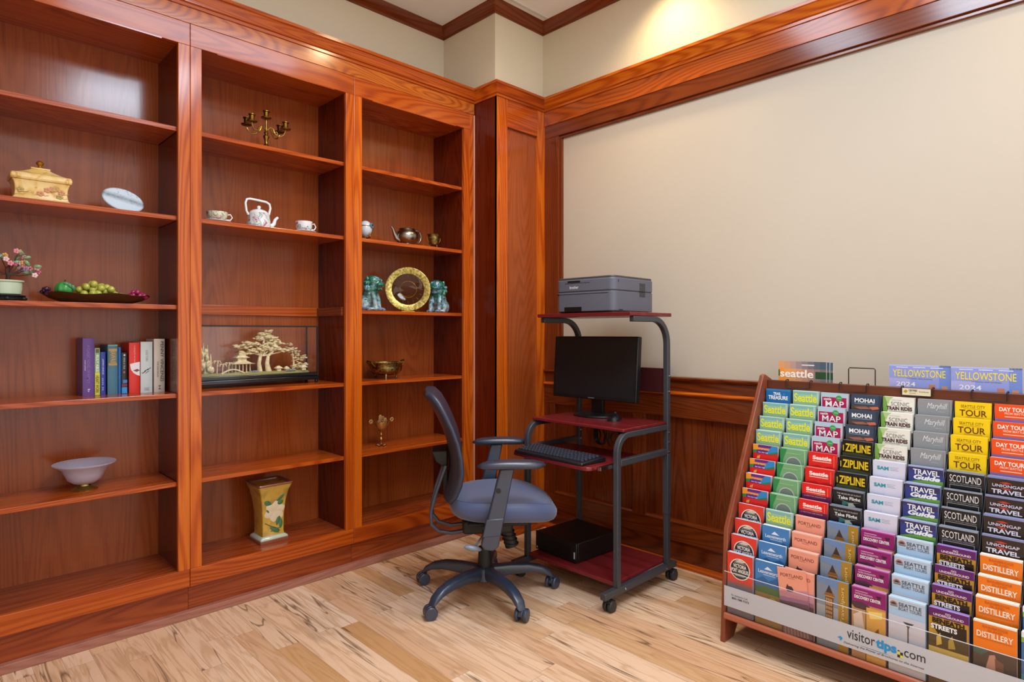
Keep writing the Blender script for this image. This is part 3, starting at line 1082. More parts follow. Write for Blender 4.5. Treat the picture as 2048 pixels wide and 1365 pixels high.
COLX = [0.024 + 0.1078 * k for k in range(10)]
POCK = plain('#1a1413', 0.5, name='dark_pocket_plastic')
for r in range(NR):
    yf, zt = 0.337 - DY * r, 0.938 - DZ * r
    bm = B()
    box(bm, 0.0185, RWD - 0.0185, yf + 0.0245, yf + 0.0265, max(0.115, zt - 0.232), zt - 0.012)
    part('pocket_panel', bm, POCK, rack, False, local=True)
    if r < 11:
        bm = B(); box(bm, 0.0185, RWD - 0.0185, yf + 0.0, yf + 0.0244, zt - 0.232, zt - 0.2295)
        part('pocket_floor', bm, POCK, rack, False, local=True)
for x in [0.0205] + [c - 0.0045 for c in COLX[1:]] + [RWD - 0.021]:
    bm = B(); prism(bm, [(0.016, 0.115), (0.016, 0.335), (0.355, 0.930), (0.385, 0.930), (0.385, 0.115)], 'x', x, x + 0.0015)
    part('divider', bm, POCK, rack, False, local=True)
# clear front panel with a printed white band
ACR = pane('clear_acrylic')
bm = B(); box(bm, 0.019, RWD - 0.019, -0.0045, -0.0015, 0.1178, 0.272)
fpn = part('front_panel', bm, ACR, rack, False, local=True)
bm = B(); box(bm, 0.019, RWD - 0.019, -0.0045, -0.0015, 0.2721, 0.2735)
part('panel_edge', bm, plain('#c9ccd4', 0.3), fpn, False, local=True)
bm = B(); box(bm, 0.019, RWD - 0.019, -0.0052, -0.0047, 0.145, 0.220)
band = part('printed_band', bm, film('frosted_band', '#d2d4dc', 0.72), fpn, False, local=True)
INK, CYAN = plain('#24262e', 0.5), plain('#1f8fcc', 0.5)
Yb = -0.0056
XR_, ZU = (1, 0, 0), (0, 0, 1)
bm = B()
put_text(bm, 'visitor', (0.447, Yb, 0.176), XR_, ZU, 0.082, 0.030, 0.004, mi=0)
put_text(bm, 'tips', (0.531, Yb, 0.167), XR_, ZU, 0.058, 0.037, 0.045, mi=1)
flat('lettering', bm, [INK, CYAN], fpn)
bm = B()
put_text(bm, 'com', (0.609, Yb, 0.176), XR_, ZU, 0.056, 0.019, 0.004, mi=0)
flat('lettering', bm, [INK, CYAN], fpn)
bm = B()
put_text(bm, 'Delivering the Power of Brochures to the Internet', (0.437, Yb, 0.153), XR_, ZU, 0.225, 0.0085, 0.004, shear=0.3, mi=0)
flat('lettering', bm, [INK], fpn)
bm = B()
put_text(bm, 'for assistance Call', (0.048, Yb, 0.190), XR_, ZU, 0.062, 0.0065, 0.0, mi=0)
put_text(bm, '800-788-7373', (0.050, Yb, 0.178), XR_, ZU, 0.066, 0.0075, 0.02, mi=0)
flat('lettering', bm, [INK], fpn)
bm = B()
for i, (cx, cz, m) in enumerate([(0, 0, 0), (1, 1, 0), (1, 0, 1), (0, 1, 1)]):
    x, z = 0.591 + cx * 0.0075, 0.168 + cz * 0.0085
    box(bm, x, x + 0.0075, Yb - 0.0002, Yb, z, z + 0.0085, m)
box(bm, 0.5915, 0.5975, Yb - 0.0002, Yb, 0.187, 0.190, 0)
part('logo', bm, [INK, plain('#d8d23c', 0.5)], fpn, False, local=True)
bm = B()
prism(bm, [(0.418, 0.168), (0.428, 0.174), (0.434, 0.170), (0.431, 0.163), (0.426, 0.158), (0.426, 0.165)], 'y', Yb - 0.0002, Yb)
prism(bm, [(0.474, 0.1655), (0.53, 0.1635), (0.585, 0.1645), (0.53, 0.1650)], 'y', Yb - 0.0002, Yb)
part('logo', bm, CYAN, fpn, False, local=True)

BW, BH, BT = 0.0985, 0.229, 0.0205
DES = {}


def R(x0, x1, t0, t1, c):
    return ('p', [(x0, t0), (x1, t0), (x1, t1), (x0, t1)], c)


def Tx(s, x0, x1, t0, t1, c, b=0.0, sh=0.0):
    return ('t', s, x0, x1, t0, t1, c, b, sh)


def Ci(cx, ct, r, c, n=28, half=False):
    k = BW / BH
    a = [PI * i / n for i in range(n + 1)] if half else [2 * PI * i / n for i in range(n)]
    return ('p', [(cx + r * cos(q), ct - r * k * sin(q)) for q in a], c)


W_ = '#ececec'
DES['trail'] = ('#1566a6', [R(0, 1, 0, .03, '#2b7cba'), Tx('TRAIL', .30, .62, .055, .105, W_, .03), Tx('to', .70, .80, .06, .10, '#3fa0d8'), Tx('TREASURE', .10, .90, .115, .185, W_, .03)])
DES['green_text'] = ('#93bfae', [R(0, 1, 0, .012, '#c4e0dc'), R(0, 1, .012, .055, '#7db3ac'), R(0, 1, .21, 1, '#8fb287'), R(.93, 1, .02, .21, '#a9cbbb'), Tx('Seattle', .05, .93, .045, .195, '#dde03c', .03)])
DES['rainbow'] = ('#dc1f1c', [R(0, 1, 0, .10, '#f0972a'), ('p', [(.22, 0), (.8, 0), (.72, .05), (.2, .05)], '#5a2a86'), ('p', [(.35, .05), (.75, .05), (.62, .10), (.3, .10)], '#ef7d2b'), ('p', [(0, .10), (.18, .09), (.16, .14), (0, .15)], '#1f8a4a'), ('p', [(.16, .09), (1, .05), (1, .10), (.5, .15), (.15, .15)], '#5b2a8c'), ('p', [(.78, .0), (1, 0), (1, .09), (.62, .15), (.52, .15)], '#2c86c4'), ('p', [(.55, .15), (1, .09), (1, .125), (.72, .15)], '#1b7a4a'), ('p', [(.18, .20), (.3, .18), (.27, .24), (.15, .24)], '#e0a24a'), Tx('the city map', .22, .62, .118, .140, '#f2e6f0', .02), Tx('of Seattle', .34, .66, .06, .085, '#f6d36a', .02)])
DES['red_circle'] = ('#de3a2b', [R(0, 1, .50, 1, '#7a7482'), R(0, 1, .455, .51, '#a55a58'), Ci(.5, .245, .40, '#ece4dc'), Ci(.5, .245, .365, '#25242b'), ('p', [(.3, .125), (.5, .085), (.72, .115), (.6, .135), (.4, .135)], '#cfc9bb'), R(.28, .74, .142, .150, '#b8b4aa'), Tx('VICTORIA', .24, .76, .165, .225, '#ece8e2', .03), Tx('PORT ANGELES', .17, .84, .238, .300, '#ece8e2', .03), R(.26, .74, .32, .332, '#a8a49c'), R(.32, .68, .345, .357, '#a8a49c')])
DES['green'] = ('#2b8a4b', [('p', [(.28, .0), (1, 0), (1, 1), (.02, 1), (.12, .2)], '#74a678'), R(.05, .95, 0, .012, '#a4c8a4'), R(.93, .95, .012, 1, '#bfd8bd'), Ci(.52, .26, .27, '#7e8a84', half=True), Ci(.52, .26, .30, '#b8c0b8', half=True), Ci(.52, .26, .265, '#707c76', half=True), R(.25, .78, .075, .083, '#a8cfa6'), R(.36, .66, .095, .101, '#98c298')])
DES['blue_mountain'] = ('#3f7fc0', [('p', [(.34, .125), (.46, .075), (.52, .09), (.64, .125)], '#dfe8f2'), Tx('Leavenworth', .12, .88, .135, .19, '#e4ecf4', .015), R(.3, .75, .205, .215, '#bcd2e8'), ('p', [(0, .32), (.3, .24), (.5, .3), (.8, .22), (1, .3), (1, .45), (0, .45)], '#31619a'), ('p', [(0, .42), (.4, .38), (1, .40), (1, .52), (0, .52)], '#3f6a3a'), R(0, 1, .50, 1, '#9a7a4a'), Ci(.35, .62, .16, '#c07038'), Ci(.65, .60, .14, '#b8a058'), Ci(.2, .72, .12, '#7f8a3e'), Ci(.55, .76, .15, '#c89a58'), Ci(.85, .74, .13, '#8a5a34'), Ci(.5, .66, .10, '#cc6038')])
DES['map'] = ('#aa144e', [R(0, 1, 0, .075, '#a9c6d4'), R(0, .04, .07, 1, '#c6d0dc'), R(.93, 1, .03, 1, '#c9bfcb'), Tx('seattle', .10, .38, .085, .125, W_, .02), Ci(.66, .085, .11, '#3d9a52'), R(.60, .74, .08, .086, '#cfe6cf'), Tx('MAP', .17, .84, .135, .235, W_, .01)])
DES['red_guide'] = ('#de1f1c', [Tx('Seattle', .15, .82, .055, .12, '#f6e6e0', .05), R(.15, .82, .135, .150, '#f3b9ae'), R(.90, .915, .03, 1, '#f08a7a'), ('p', [(0, .24), (.35, .20), (.5, .235), (.8, .20), (1, .24), (1, 1), (0, 1)], '#b81a1a')])
DES['red_guide_purple'] = ('#de1f1c', [Tx('Seattle', .15, .82, .055, .115, '#f6e6e0', .05), R(.15, .82, .128, .142, '#f3b9ae'), R(.90, .915, .03, 1, '#f08a7a'), R(0, 1, .168, 1, '#5a1c4c'), Tx('at SEATTLE AQUARIUM', .08, .84, .185, .205, '#c7a4c4', .01), ('p', [(.4, .165), (.6, .145), (.8, .168)], '#d86a2c')])
DES['portland'] = ('#eb9a82', [R(0, 1, 0, .02, '#f2b6a4'), Tx('PORTLAND', .10, .88, .085, .135, '#74403a', .0), R(.36, .6, .15, .156, '#b8705e'), ('p', [(0, .36), (1, .30), (1, .50), (0, .50)], '#c2889a'), ('p', [(.25, .31), (.32, .24), (.36, .27), (.46, .27), (.52, .31), (.5, .35), (.3, .35)], '#4a2c34'), R(0, 1, .44, .52, '#94688a'), R(0, 1, .50, 1, '#5e4450')] + [R(.06 + .11 * i, .14 + .11 * i, .56 + .04 * ((i * 3) % 4), 1, '#8a6a68') for i in range(8)])
DES['museum'] = ('#35465c', [Tx('MOHAI', .12, .80, .055, .125, W_, .03), R(.12, .80, .138, .146, '#8fa0b4'), R(0, 1, .17, .24, '#54433c'), R(0, 1, .24, 1, '#3a2c2a'), ('p', [(.1, .2), (.5, .185), (.7, .22), (.3, .235)], '#a46a58'), ('p', [(.62, .19), (.9, .175), (.96, .21), (.72, .235)], '#d8705a'), R(.94, 1, .0, 1, '#2a3648')])
DES['zipline'] = ('#0d0d0d', [R(0, 1, .20, 1, '#1c261c'), ('p', [(0, .2), (.5, .185), (1, .215), (1, .26), (0, .26)], '#37422e'), R(.02, .05, .08, .17, '#d8b81c'), Tx('ZIPLINE', .10, .95, .050, .175, '#e2c01c', .03)])
DES['flight'] = ('#16161a', [R(0, 1, 0, .02, '#7e8496'), Tx('THE MUSEUM OF FLIGHT', .12, .92, .055, .078, '#b8b8bc', .01), Tx('Take Flight', .16, .90, .10, .165, W_, .02), ('p', [(.08, .14), (.5, .19), (.9, .17), (.5, .2)], '#8f9a98'), ('p', [(.3, .19), (.45, .175), (.5, .22), (.3, .25)], '#2f6f6a'), ('p', [(.5, .2), (.65, .19), (.75, .24), (.5, .25)], '#a8b0a4')])
DES['tower'] = ('#7d8797', [('p', [(0, 0), (.7, 0), (.7, .13), (0, .06)], '#6a86b0'), R(0, .7, .4, .7, '#a2a2ac'), R(.69, 1, 0, 1, '#a97f24'), ('p', [(.28, .22), (.40, .085), (.54, .22)], '#3a2c2a'), ('p', [(.25, .245), (.28, .20), (.54, .20), (.58, .245)], '#8a5a2a'), R(.26, .57, .245, .26, '#c08a3a'), R(.29, .54, .26, .72, '#6a4a3a')] + [R(.31 + .055 * i, .345 + .055 * i, .28 + .06 * j, .32 + .06 * j, '#c8945a') for i in range(4) for j in range(6)] + [('v', 'Travelport', .78, .92, .06, .60, '#dcc890', .0)])
DES['train'] = ('#e2e0d6', [('p', [(0, 0), (.24, 0), (.14, .1), (.16, .2), (.1, .3), (0, .3)], '#6f9e46'), ('p', [(.06, 0), (.34, 0), (.22, .05), (.18, .12), (.1, .06)], '#a8c486'), Tx('NORTHWEST', .28, .62, .04, .055, '#a8a29a', .0), Tx('SCENIC', .26, .84, .075, .135, '#7c7a74', .0), Tx('TRAIN RIDES', .12, .93, .145, .205, '#4a2024', .04), R(.22, .7, .215, .222, '#b8a89a')])
DES['sam'] = ('#cdd0e2', [R(0, 1, .22, 1, '#bfc4da'), ('p', [(.4, .1), (1, .05), (1, .3), (.5, .3)], '#d2cfe0'), Tx('SAM', .14, .50, .075, .130, '#2a8fa4', .04), R(.54, .80, .075, .081, '#9ab0c4'), R(.54, .76, .095, .101, '#9ab0c4'), R(.54, .80, .115, .121, '#9ab0c4')])
DES['center'] = ('#8a1466', [R(0, 1, 0, .015, '#b050a0'), R(.10, .48, .05, .060, '#d8a8cc'), Tx('GATES FOUNDATION', .10, .62, .075, .100, '#e4c4dc', .01), Tx('DISCOVERY CENTER', .08, .86, .115, .160, W_, .03), ('p', [(.72, .06), (.88, .06), (.84, .10), (.76, .10)], '#3a1230'), R(0, 1, .225, 1, '#b98a5a'), ('p', [(0, .22), (.3, .20), (.55, .235), (.4, .30), (.1, .3), (0, .26)], '#4a3038'), R(.42, .44, .25, 1, '#3a2a2a'), R(.44, 1, .25, 1, '#d8a24a'), ('p', [(.05, .4), (.3, .32), (.4, .6), (.1, .8)], '#d8c0b0'), ('p', [(.5, .3), (.9, .27), (.9, .36), (.55, .4)], '#f0d070'), ('p', [(.6, .62), (.8, .5), (.85, .85), (.62, .9)], '#8a4a2a')])
DES['maryhill'] = ('#8b8e92', [R(.93, .945, .02, 1, '#6e7074'), Tx('Maryhill', .28, .88, .05, .16, '#dcdcde', .0, .35), R(.6, .8, .175, .180, '#b8b8bc'), R(.1, .2, .10, .104, '#a4a6aa')])
DES['guide'] = ('#2c3a80', [R(0, 1, 0, .02, '#98a8d0'), ('p', [(0, .02), (1, .02), (1, .1), (0, .06)], '#34305a'), Tx('TRAVEL', .14, .90, .045, .12, W_, .02), Tx('Guide', .16, .92, .125, .195, W_, .05, .25), ('p', [(.3, .205), (1, .185), (1, .30), (0, .30), (0, .24)], '#6c9e40'), R(.3, 1, .235, 1, '#4a8a4c')])
DES['boat'] = ('#a4c4e0', [R(0, 1, 0, .02, '#c8ddf0'), R(0, 1, .02, .15, '#b2c4d8'), Ci(.14, .10, .11, '#b86a50', half=True), Ci(.14, .10, .07, '#38353c', half=True), R(.05, .25, .105, .125, '#6a7484'), Tx('SEATTLE', .28, .90, .055, .105, '#38404c', .01), Tx('BOAT TOURS', .28, .90, .115, .155, '#38404c', .0), R(0, 1, .24, 1, '#c6c6d2'), R(.52, .56, .30, .78, '#54464c'), ('p', [(.40, .30), (.70, .30), (.64, .325), (.46, .325)], '#463c44'), ('p', [(.48, .325), (.60, .325), (.56, .38), (.53, .38)], '#54464c')])
DES['tour'] = ('#eec70c', [Tx('SEATTLE CITY', .17, .83, .045, .085, '#6a5212', .0), R(.24, .76, .098, .103, '#a88c1c'), Tx('TOUR', .13, .88, .115, .205, '#5a2a10', .01), R(.3, .8, .215, .22, '#8a6c18')])
DES['scotland'] = ('#19191c', [R(0, 1, 0, .02, '#8a94a4'), Tx('SCOTLAND', .08, .92, .055, .150, '#e4e0e0', .0), Tx('COMES TO THE PACIFIC NORTHWEST', .08, .92, .162, .180, '#98989c', .0), R(.08, .92, .192, .197, '#b8b8b8'), R(.08, .09, .197, .30, '#b8b8b8'), R(.91, .92, .197, .30, '#b8b8b8')])
DES['beneath'] = ('#b98a22', [R(0, 1, 0, .11, '#5c1a62'), Tx('GO', .42, .56, .03, .055, '#e8d8e4', .02), Tx('UNDERGROUND', .12, .88, .062, .092, '#e8d8e4', .02), Tx('BENEATH', .09, .90, .118, .185, '#16100c', .05), ('p', [(.05, .2), (.95, .17), (.95, .33), (.3, .36)], '#2a1a10'), Tx('STREETS', .06, .72, .20, .265, W_, .04), R(0, 1, .33, 1, '#4a3a1c'), ('p', [(.2, .36), (.3, .30), (.34, .44), (.2, .48)], '#c8a84a'), ('p', [(.5, .38), (.6, .30), (.68, .46), (.5, .48)], '#a88c3a'), R(0, 1, .50, .66, '#cfae58'), R(0, 1, .66, 1, '#5a4420')])
DES['daytours'] = ('#e84e14', [Tx('DAY TOURS', .12, .92, .040, .100, '#f4e8e0', .03), Tx('FROM SEATTLE', .26, .80, .110, .140, '#f4cdb8', .02), R(.26, .80, .165, .180, '#f2b494'), R(0, 1, .205, 1, '#7c6aa8')])
DES['valley'] = ('#2e2421', [R(0, 1, 0, .025, '#8088b0'), ('p', [(.30, .075), (.46, .06), (.62, .075), (.46, .09)], '#c03a2c'), Tx('UNIONGAP', .12, .90, .095, .135, '#cfc8dc', .02), ('p', [(.32, .15), (.46, .140), (.6, .15), (.46, .170)], '#c03a2c'), Tx('TRAVEL', .10, .90, .165, .225, '#dcd8ea', .03)])
DES['distillery'] = ('#e87714', [R(0, 1, 0, .02, '#f2e4d8'), Tx('BAINBRIDGE', .22, .80, .045, .075, '#c25a10', .01), Tx('ISLAND', .34, .68, .085, .110, '#c25a10', .01), Tx('DISTILLERY', .08, .92, .120, .195, '#f6e6d2', .02), R(.1, .9, .21, .215, '#c25a10'), R(0, 1, .33, 1, '#4c3c34'), ('p', [(0, .33), (.4, .33), (.2, .42), (0, .4)], '#3a5a54'), ('p', [(.3, .55), (.38, .40), (.5, .38), (.58, .50), (.6, .8), (.3, .8)], '#c08a74'), ('p', [(.5, .42), (.7, .46), (.72, .8), (.55, .8)], '#7a5040')])
DES['striped'] = ('#3c6aa0', [R(0, 1, 0, .06, '#e4e8ec'), R(0, 1, .06, .12, '#8fae3a'), R(0, 1, .5, .7, '#4a86a0')])

PROTO = {}


def cover_meshes(key):
    base, ops = DES[key]
    cols = [base]
    verts, faces, mids = [], [], []
    tb = B(); tcols = []

    def P(x, t, k):
        return ((x - 0.5) * BW, -0.0006 - 0.00012 * k, BH * (1 - t))

    k = 0
    for op in ops:
        k += 1
        if op[0] == 'p':
            if op[2] not in cols:
                cols.append(op[2])
            i0 = len(verts)
            pts = [P(max(0, min(1, x)), max(0, min(1, t)), k) for x, t in op[1]]
            # wind so the face looks out of the rack (towards -y)
            ar = sum(a[0] * b[2] - b[0] * a[2] for a, b in zip(pts, pts[1:] + pts[:1]))
            if ar < 0:
                pts.reverse()
            verts += pts
            faces.append(list(range(i0, i0 + len(pts))))
            mids.append(cols.index(op[2]))
        else:
            _, s, x0, x1, t0, t1, c, b = op[:8]
            sh = op[8] if len(op) > 8 else 0.0
            if c not in tcols:
                tcols.append(c)
            if op[0] == 't':
                put_text(tb, s, P(x0, t1, k + 3), (1, 0, 0), (0, 0, 1), (x1 - x0) * BW, (t1 - t0) * BH, b, sh, tcols.index(c))
            else:
                put_text(tb, s, P(x1, t1, k + 3), (0, 0, 1), (-1, 0, 0), (t1 - t0) * BH, (x1 - x0) * BW, b, sh, tcols.index(c))
    bm = B()
    box(bm, -BW / 2, BW / 2, -0.0005, -0.00005, 0, BH, 0)
    bv = [bm.verts.new(v) for v in verts]
    for f, m in zip(faces, mids):
        bm.faces.new([bv[i] for i in f]).material_index = m
    me = bpy.data.meshes.new('cover')
    bm.to_mesh(me); bm.free()
    for c in cols:
        me.materials.append(plain(c, 0.32))
    tm = None
    if len(tb.verts):
        tm = bpy.data.meshes.new('lettering')
        tb.to_mesh(tm)
        for c in tcols:
            tm.materials.append(plain(c, 0.4))
    tb.free()
    return me, tm


def pages_mesh(th, color):
    key = ('pages', round(th, 4), color)
    if key not in PROTO:
        bm = B()
        n = max(3, int(th / 0.004))
        for i in range(n):       # slightly uneven leaves show along the top of the stack
            a, b = th * i / n, th * (i + 1) / n - 0.0004
            box(bm, -BW / 2 + 0.0004 * (i % 2), BW / 2 - 0.0004 * ((i + 1) % 2), a, b, 0, BH - 0.0012 * (i % 3) * 0.6)
        me = bpy.data.meshes.new('pages')
        bm.to_mesh(me); bm.free()
        me.materials.append(plain(color, 0.55))
        PROTO[key] = me
    return PROTO[key]


WHITE, LB = '#e2e4ea', '#b9c4dc'
# design, first row, count, column, description, paper colour
SETS = [
    ('trail', 1, 1, 0, 'dark blue treasure trail brochures in the top left pocket of the rack', '#2b6a9c'),
    ('green_text', 2, 3, 0, 'pale green brochures in the leftmost column', '#b4d2cc'),
    ('rainbow', 5, 4, 0, 'red brochures with rainbow stripes', '#e8d4dc'),
    ('red_circle', 9, 4, 0, 'red brochures with a round black badge', LB),
    ('green_text', 1, 4, 1, 'pale green brochures heading the second column', '#b4d2cc'),
    ('green', 5, 4, 1, 'plain green brochures with a grey arch', '#9cc4a4'),
    ('green_text', 9, 1, 1, 'pale green brochure with yellow lettering below the plain green ones', '#b4d2cc'),
    ('blue_mountain', 10, 3, 1, 'blue brochures with a white mountain peak', WHITE),
    ('map', 1, 4, 2, 'magenta city map brochures', '#b4c0d0'),
    ('red_guide', 5, 2, 2, 'plain red brochures with white lettering', '#d87a78'),
    ('red_guide_purple', 7, 2, 2, 'red brochures with a dark purple strip', '#e08a94'),
    ('portland', 9, 4, 2, 'salmon pink brochures with dark lettering', '#f0b8aa'),
    ('museum', 1, 3, 3, 'slate blue museum brochures with white lettering', '#4a5a72'),
    ('zipline', 4, 3, 3, 'black brochures with big yellow lettering', '#5a5e66'),
    ('flight', 7, 2, 3, 'black flight museum brochures with white lettering', '#7a8090'),
    ('tower', 9, 4, 3, 'grey tower brochures with a gold strip', '#6f90bc'),
    ('train', 1, 4, 4, 'cream train ride brochures with green foliage', '#e4e4dc'),
    ('sam', 5, 4, 4, 'pale lavender brochures with small teal lettering', '#dcd8e8'),
    ('center', 9, 4, 4, 'magenta purple brochures with white lettering', '#c48ab8'),
    ('maryhill', 1, 4, 5, 'plain grey brochures with white script', '#a4a6aa'),
    ('guide', 5, 4, 5, 'navy blue travel guide brochures', '#a4b0d8'),
    ('boat', 9, 4, 5, 'pale blue boat tour brochures', '#b8d2ea'),
    ('tour', 1, 4, 6, 'bright yellow city tour brochures', '#e8c83a'),
    ('scotland', 5, 4, 6, 'black brochures with tall white lettering', '#8894a8'),
    ('beneath', 9, 4, 6, 'gold brochures with a purple top strip', '#9a86cc'),
    ('daytours', 1, 4, 7, 'orange red day tour brochures', '#d8a48c'),
    ('valley', 5, 4, 7, 'dark brown brochures with red emblems', '#8a92bc'),
    ('distillery', 9, 4, 7, 'orange brochures with cream lettering', '#efe4dc'),
    ('striped', 9, 4, 8, 'striped blue brochures at the right picture edge', '#e8ecf0'),
]
ORD = {1: [''], 2: ['upper', 'lower'], 3: ['topmost', 'middle', 'lowest'], 4: ['topmost', 'second from the top', 'third from the top', 'lowest']}
WORD = {2: 'two', 3: 'three', 4: 'four'}
random.seed(11)
for key, r0, cnt, c, desc, pc_ in SETS:
    if key not in PROTO:
        PROTO[key] = cover_meshes(key)
    cm, tm = PROTO[key]
    for i in range(cnt):
        r = r0 + i - 1
        yf, zt = 0.337 - DY * r, 0.938 - DZ * r
        th = random.uniform(0.012, 0.0205)
        jx, jr = random.uniform(-0.0012, 0.0012), random.uniform(-0.9, 0.9)
        if key == 'portland' and i == 3:
            th = 0.010
        zb = max(zt - BH, 0.1155) if r < 11 else 0.1155
        p = RM4 @ Vector((COLX[c] + BW / 2 + jx, yf + 0.0022, zb))
        lab = desc if cnt == 1 else '%s of the %s %s' % (ORD[cnt][i], WORD[cnt], desc)
        t = thing('brochure_stack', lab, 'brochures', p, RRZ + math.radians(jr) * (0.0 if th > 0.019 else 0.5), 'brochures in the slanted rack')
        meshpart('pages', pages_mesh(th, pc_), t)
        meshpart('cover', cm, t)
        if tm:
            meshpart('lettering', tm, t)

# one loose salmon brochure flopping in front of the lowest salmon stack
p = RM4 @ Vector((COLX[2] + BW / 2 - 0.004, 0.0052, 0.1185))
t = thing('brochure', 'single salmon pink brochure slumped sideways in front of its stack', 'brochure', p, RRZ)
t.rotation_euler = (0, math.radians(-5.5), RRZ)
for nm, me_ in (('cover', PROTO['portland'][0]), ('lettering', PROTO['portland'][1])):
    meshpart(nm, me_, t)

# wire holders hooked over the top board
WIRE = plain('#1d1715', 0.4, name='dark_wire')
hx = [0.099, 0.302, 0.509, 0.714]
hl = ['leftmost dark wire magazine holder on the rack, under the orange magazines', 'empty dark wire holder standing up above the rack',
      'wire holder with a small cream card, third along the rack', 'dark wire holder under the front purple blue magazine, nearest the right end']
for i, a in enumerate(hx):
    b = a + 0.094
    p = RM4 @ Vector((a, 0.36, 0.775))
    t = thing('wire_holder', hl[i], 'wire holder', p, RRZ, 'wire holders on the rack')
    q = lambda x, y, z: (x - a, y - 0.36, z - 0.775)
    bm = B()
    tube(bm, [q(a, .377, .778), q(a, .377, .974), q(a, .374, .9775), q(a, .358, .9775), q(a, .3505, .974), q(a, .3505, .950), q(a + .004, .3505, .946), q(b - .004, .3505, .946), q(b, .3505, .950),
              q(b, .3505, .974), q(b, .356, .9775), q(b, .372, .9775), q(b, .377, .974), q(b, .377, .778)], 0.0021, 8)
    part('front_hook', bm, WIRE, t, local=True)
    bm = B()
    tube(bm, [q(a, .377, .778), q(a, .450, .778), q(a, .4515, .79), q(a, .4515, 1.026), q(a + .004, .4515, 1.031), q(b - .004, .4515, 1.031), q(b, .4515, 1.026), q(b, .4515, .79), q(b, .450, .778), q(b, .377, .778)], 0.0021, 8)
    part('rear_loop', bm, WIRE, t, local=True)
    if i == 2:
        bm = B(); box(bm, 0.004, 0.090, -0.0125, -0.0118, 0.1725, 0.1965); cd = part('card', bm, plain('#d8cfae', 0.5), t, False, local=True)
        bm = B(); put_text(bm, 'CERTIFIED', (0.024, -0.0130, 0.186), (1, 0, 0), (0, 0, 1), 0.026, 0.007, 0.02)
        flat('lettering', bm, plain('#3a3428', 0.5), cd)
        bm = B()
        put_text(bm, 'brochure', (0.056, -0.0130, 0.184), (1, 0, 0), (0, 0, 1), 0.028, 0.005, 0.0)
        flat('lettering', bm, plain('#3a3428', 0.5), cd)
        bm = B()
        put_text(bm, 'display', (0.026, -0.0130, 0.178), (1, 0, 0), (0, 0, 1), 0.02, 0.004, 0.0)
        flat('lettering', bm, plain('#3a3428', 0.5), cd)
        bm = B(); prism(bm, [(0.008, 0.184), (0.014, 0.192), (0.021, 0.188), (0.016, 0.180)], 'y', -0.0132, -0.0126); part('card_emblem', bm, plain('#b08a1c', 0.5), cd, False, local=True)


def magazine(x0, w, ztop, y, label, kind, thick=0.005, rz=0.0):
    p = RM4 @ Vector((x0 + w / 2, y, 0.7805))
    h = ztop - 0.7805
    t = thing('magazine', label, 'magazine', p, RRZ + math.radians(rz), 'magazines above the rack')
    bm = B(); box(bm, -w / 2, w / 2, 0.0005, thick, 0, h - 0.001); part('pages', bm, WHITEP, t, False, local=True)
    cols = []; bm = B()

    def rect(x0_, x1_, t0, t1, c, k):
        if c not in cols:
            cols.append(c)
        pts = [((x0_ - .5) * w, -0.0002 * k, h - t1), ((x1_ - .5) * w, -0.0002 * k, h - t1), ((x1_ - .5) * w, -0.0002 * k, h - t0), ((x0_ - .5) * w, -0.0002 * k, h - t0)]
        bm.faces.new([bm.verts.new(v) for v in pts]).material_index = cols.index(c)
    tb = B()
    if kind == 'orange':
        n = 8
        for i in range(n):
            rect(i / n, (i + 1) / n, 0, .03, ('#d89a68', '#c89878', '#b49288', '#9a8688', '#84787e', '#6a6c76', '#545f6c', '#46586a')[i], 0)
            rect(i / n, (i + 1) / n, .03, .085, ('#e8923c', '#e29a52', '#d69a66', '#c89270', '#b8886e', '#a87e70', '#8c7472', '#746a6e')[i], 0)
        rect(0, 1, .085, .5, '#e09a34', 0); rect(.0, .03, .036, .062, '#1d5a2c', 1); rect(.78, 1, .040, .068, '#1f4a2c', 1)
        rect(.55, .95, .088, .5, '#d8784a', 1); rect(.72, .78, .087, .102, '#3a2420', 2); rect(.85, .93, .085, .11, '#3a2420', 2)
        put_text(tb, 'seattle', (-0.46 * w, -0.0008, h - .066), (1, 0, 0), (0, 0, 1), .70 * w, .032, .02)
        rect(.5, .76, .012, .017, '#d8d0d0', 2)
        tc = '#f2ece4'
    else:
        rect(0, 1, 0, .5, '#8c98d4', 0); rect(0, 1, 0, .006, '#a9b4e4', 1); rect(.82, 1, .0, .5, '#6f88cc', 1); rect(0, .35, .05, .5, '#a8a6d8', 1)
        for x in (.12, .40, .68):
            rect(x, x + .2, .008, .011, '#d4d8ee', 2)
        rect(.66, .76, .068, .10, '#c07a5c', 2); rect(.86, .95, .072, .10, '#c88a66', 2)
        put_text(tb, 'YELLOWSTONE', (-0.44 * w, -0.0008, h - .044), (1, 0, 0), (0, 0, 1), .86 * w, .026, .01, mi=0)
        put_text(tb, 'NATIONAL PARK JOURNAL', (-0.20 * w, -0.0008, h - .052), (1, 0, 0), (0, 0, 1), .42 * w, .004, .0, mi=1)
        put_text(tb, '2024', (-0.38 * w, -0.0008, h - .078), (1, 0, 0), (0, 0, 1), .32 * w, .016, .01, mi=2)
        tc = '#e6d24a'
    me = bpy.data.meshes.new('cover'); bm.to_mesh(me); bm.free()
    for c in cols:
        me.materials.append(plain(c, 0.3))
    meshpart('cover', me, t)
    flat('lettering', tb, [plain(tc, 0.4), plain('#3c4468', 0.4), plain('#e8e8f0', 0.4)], t)
    return t


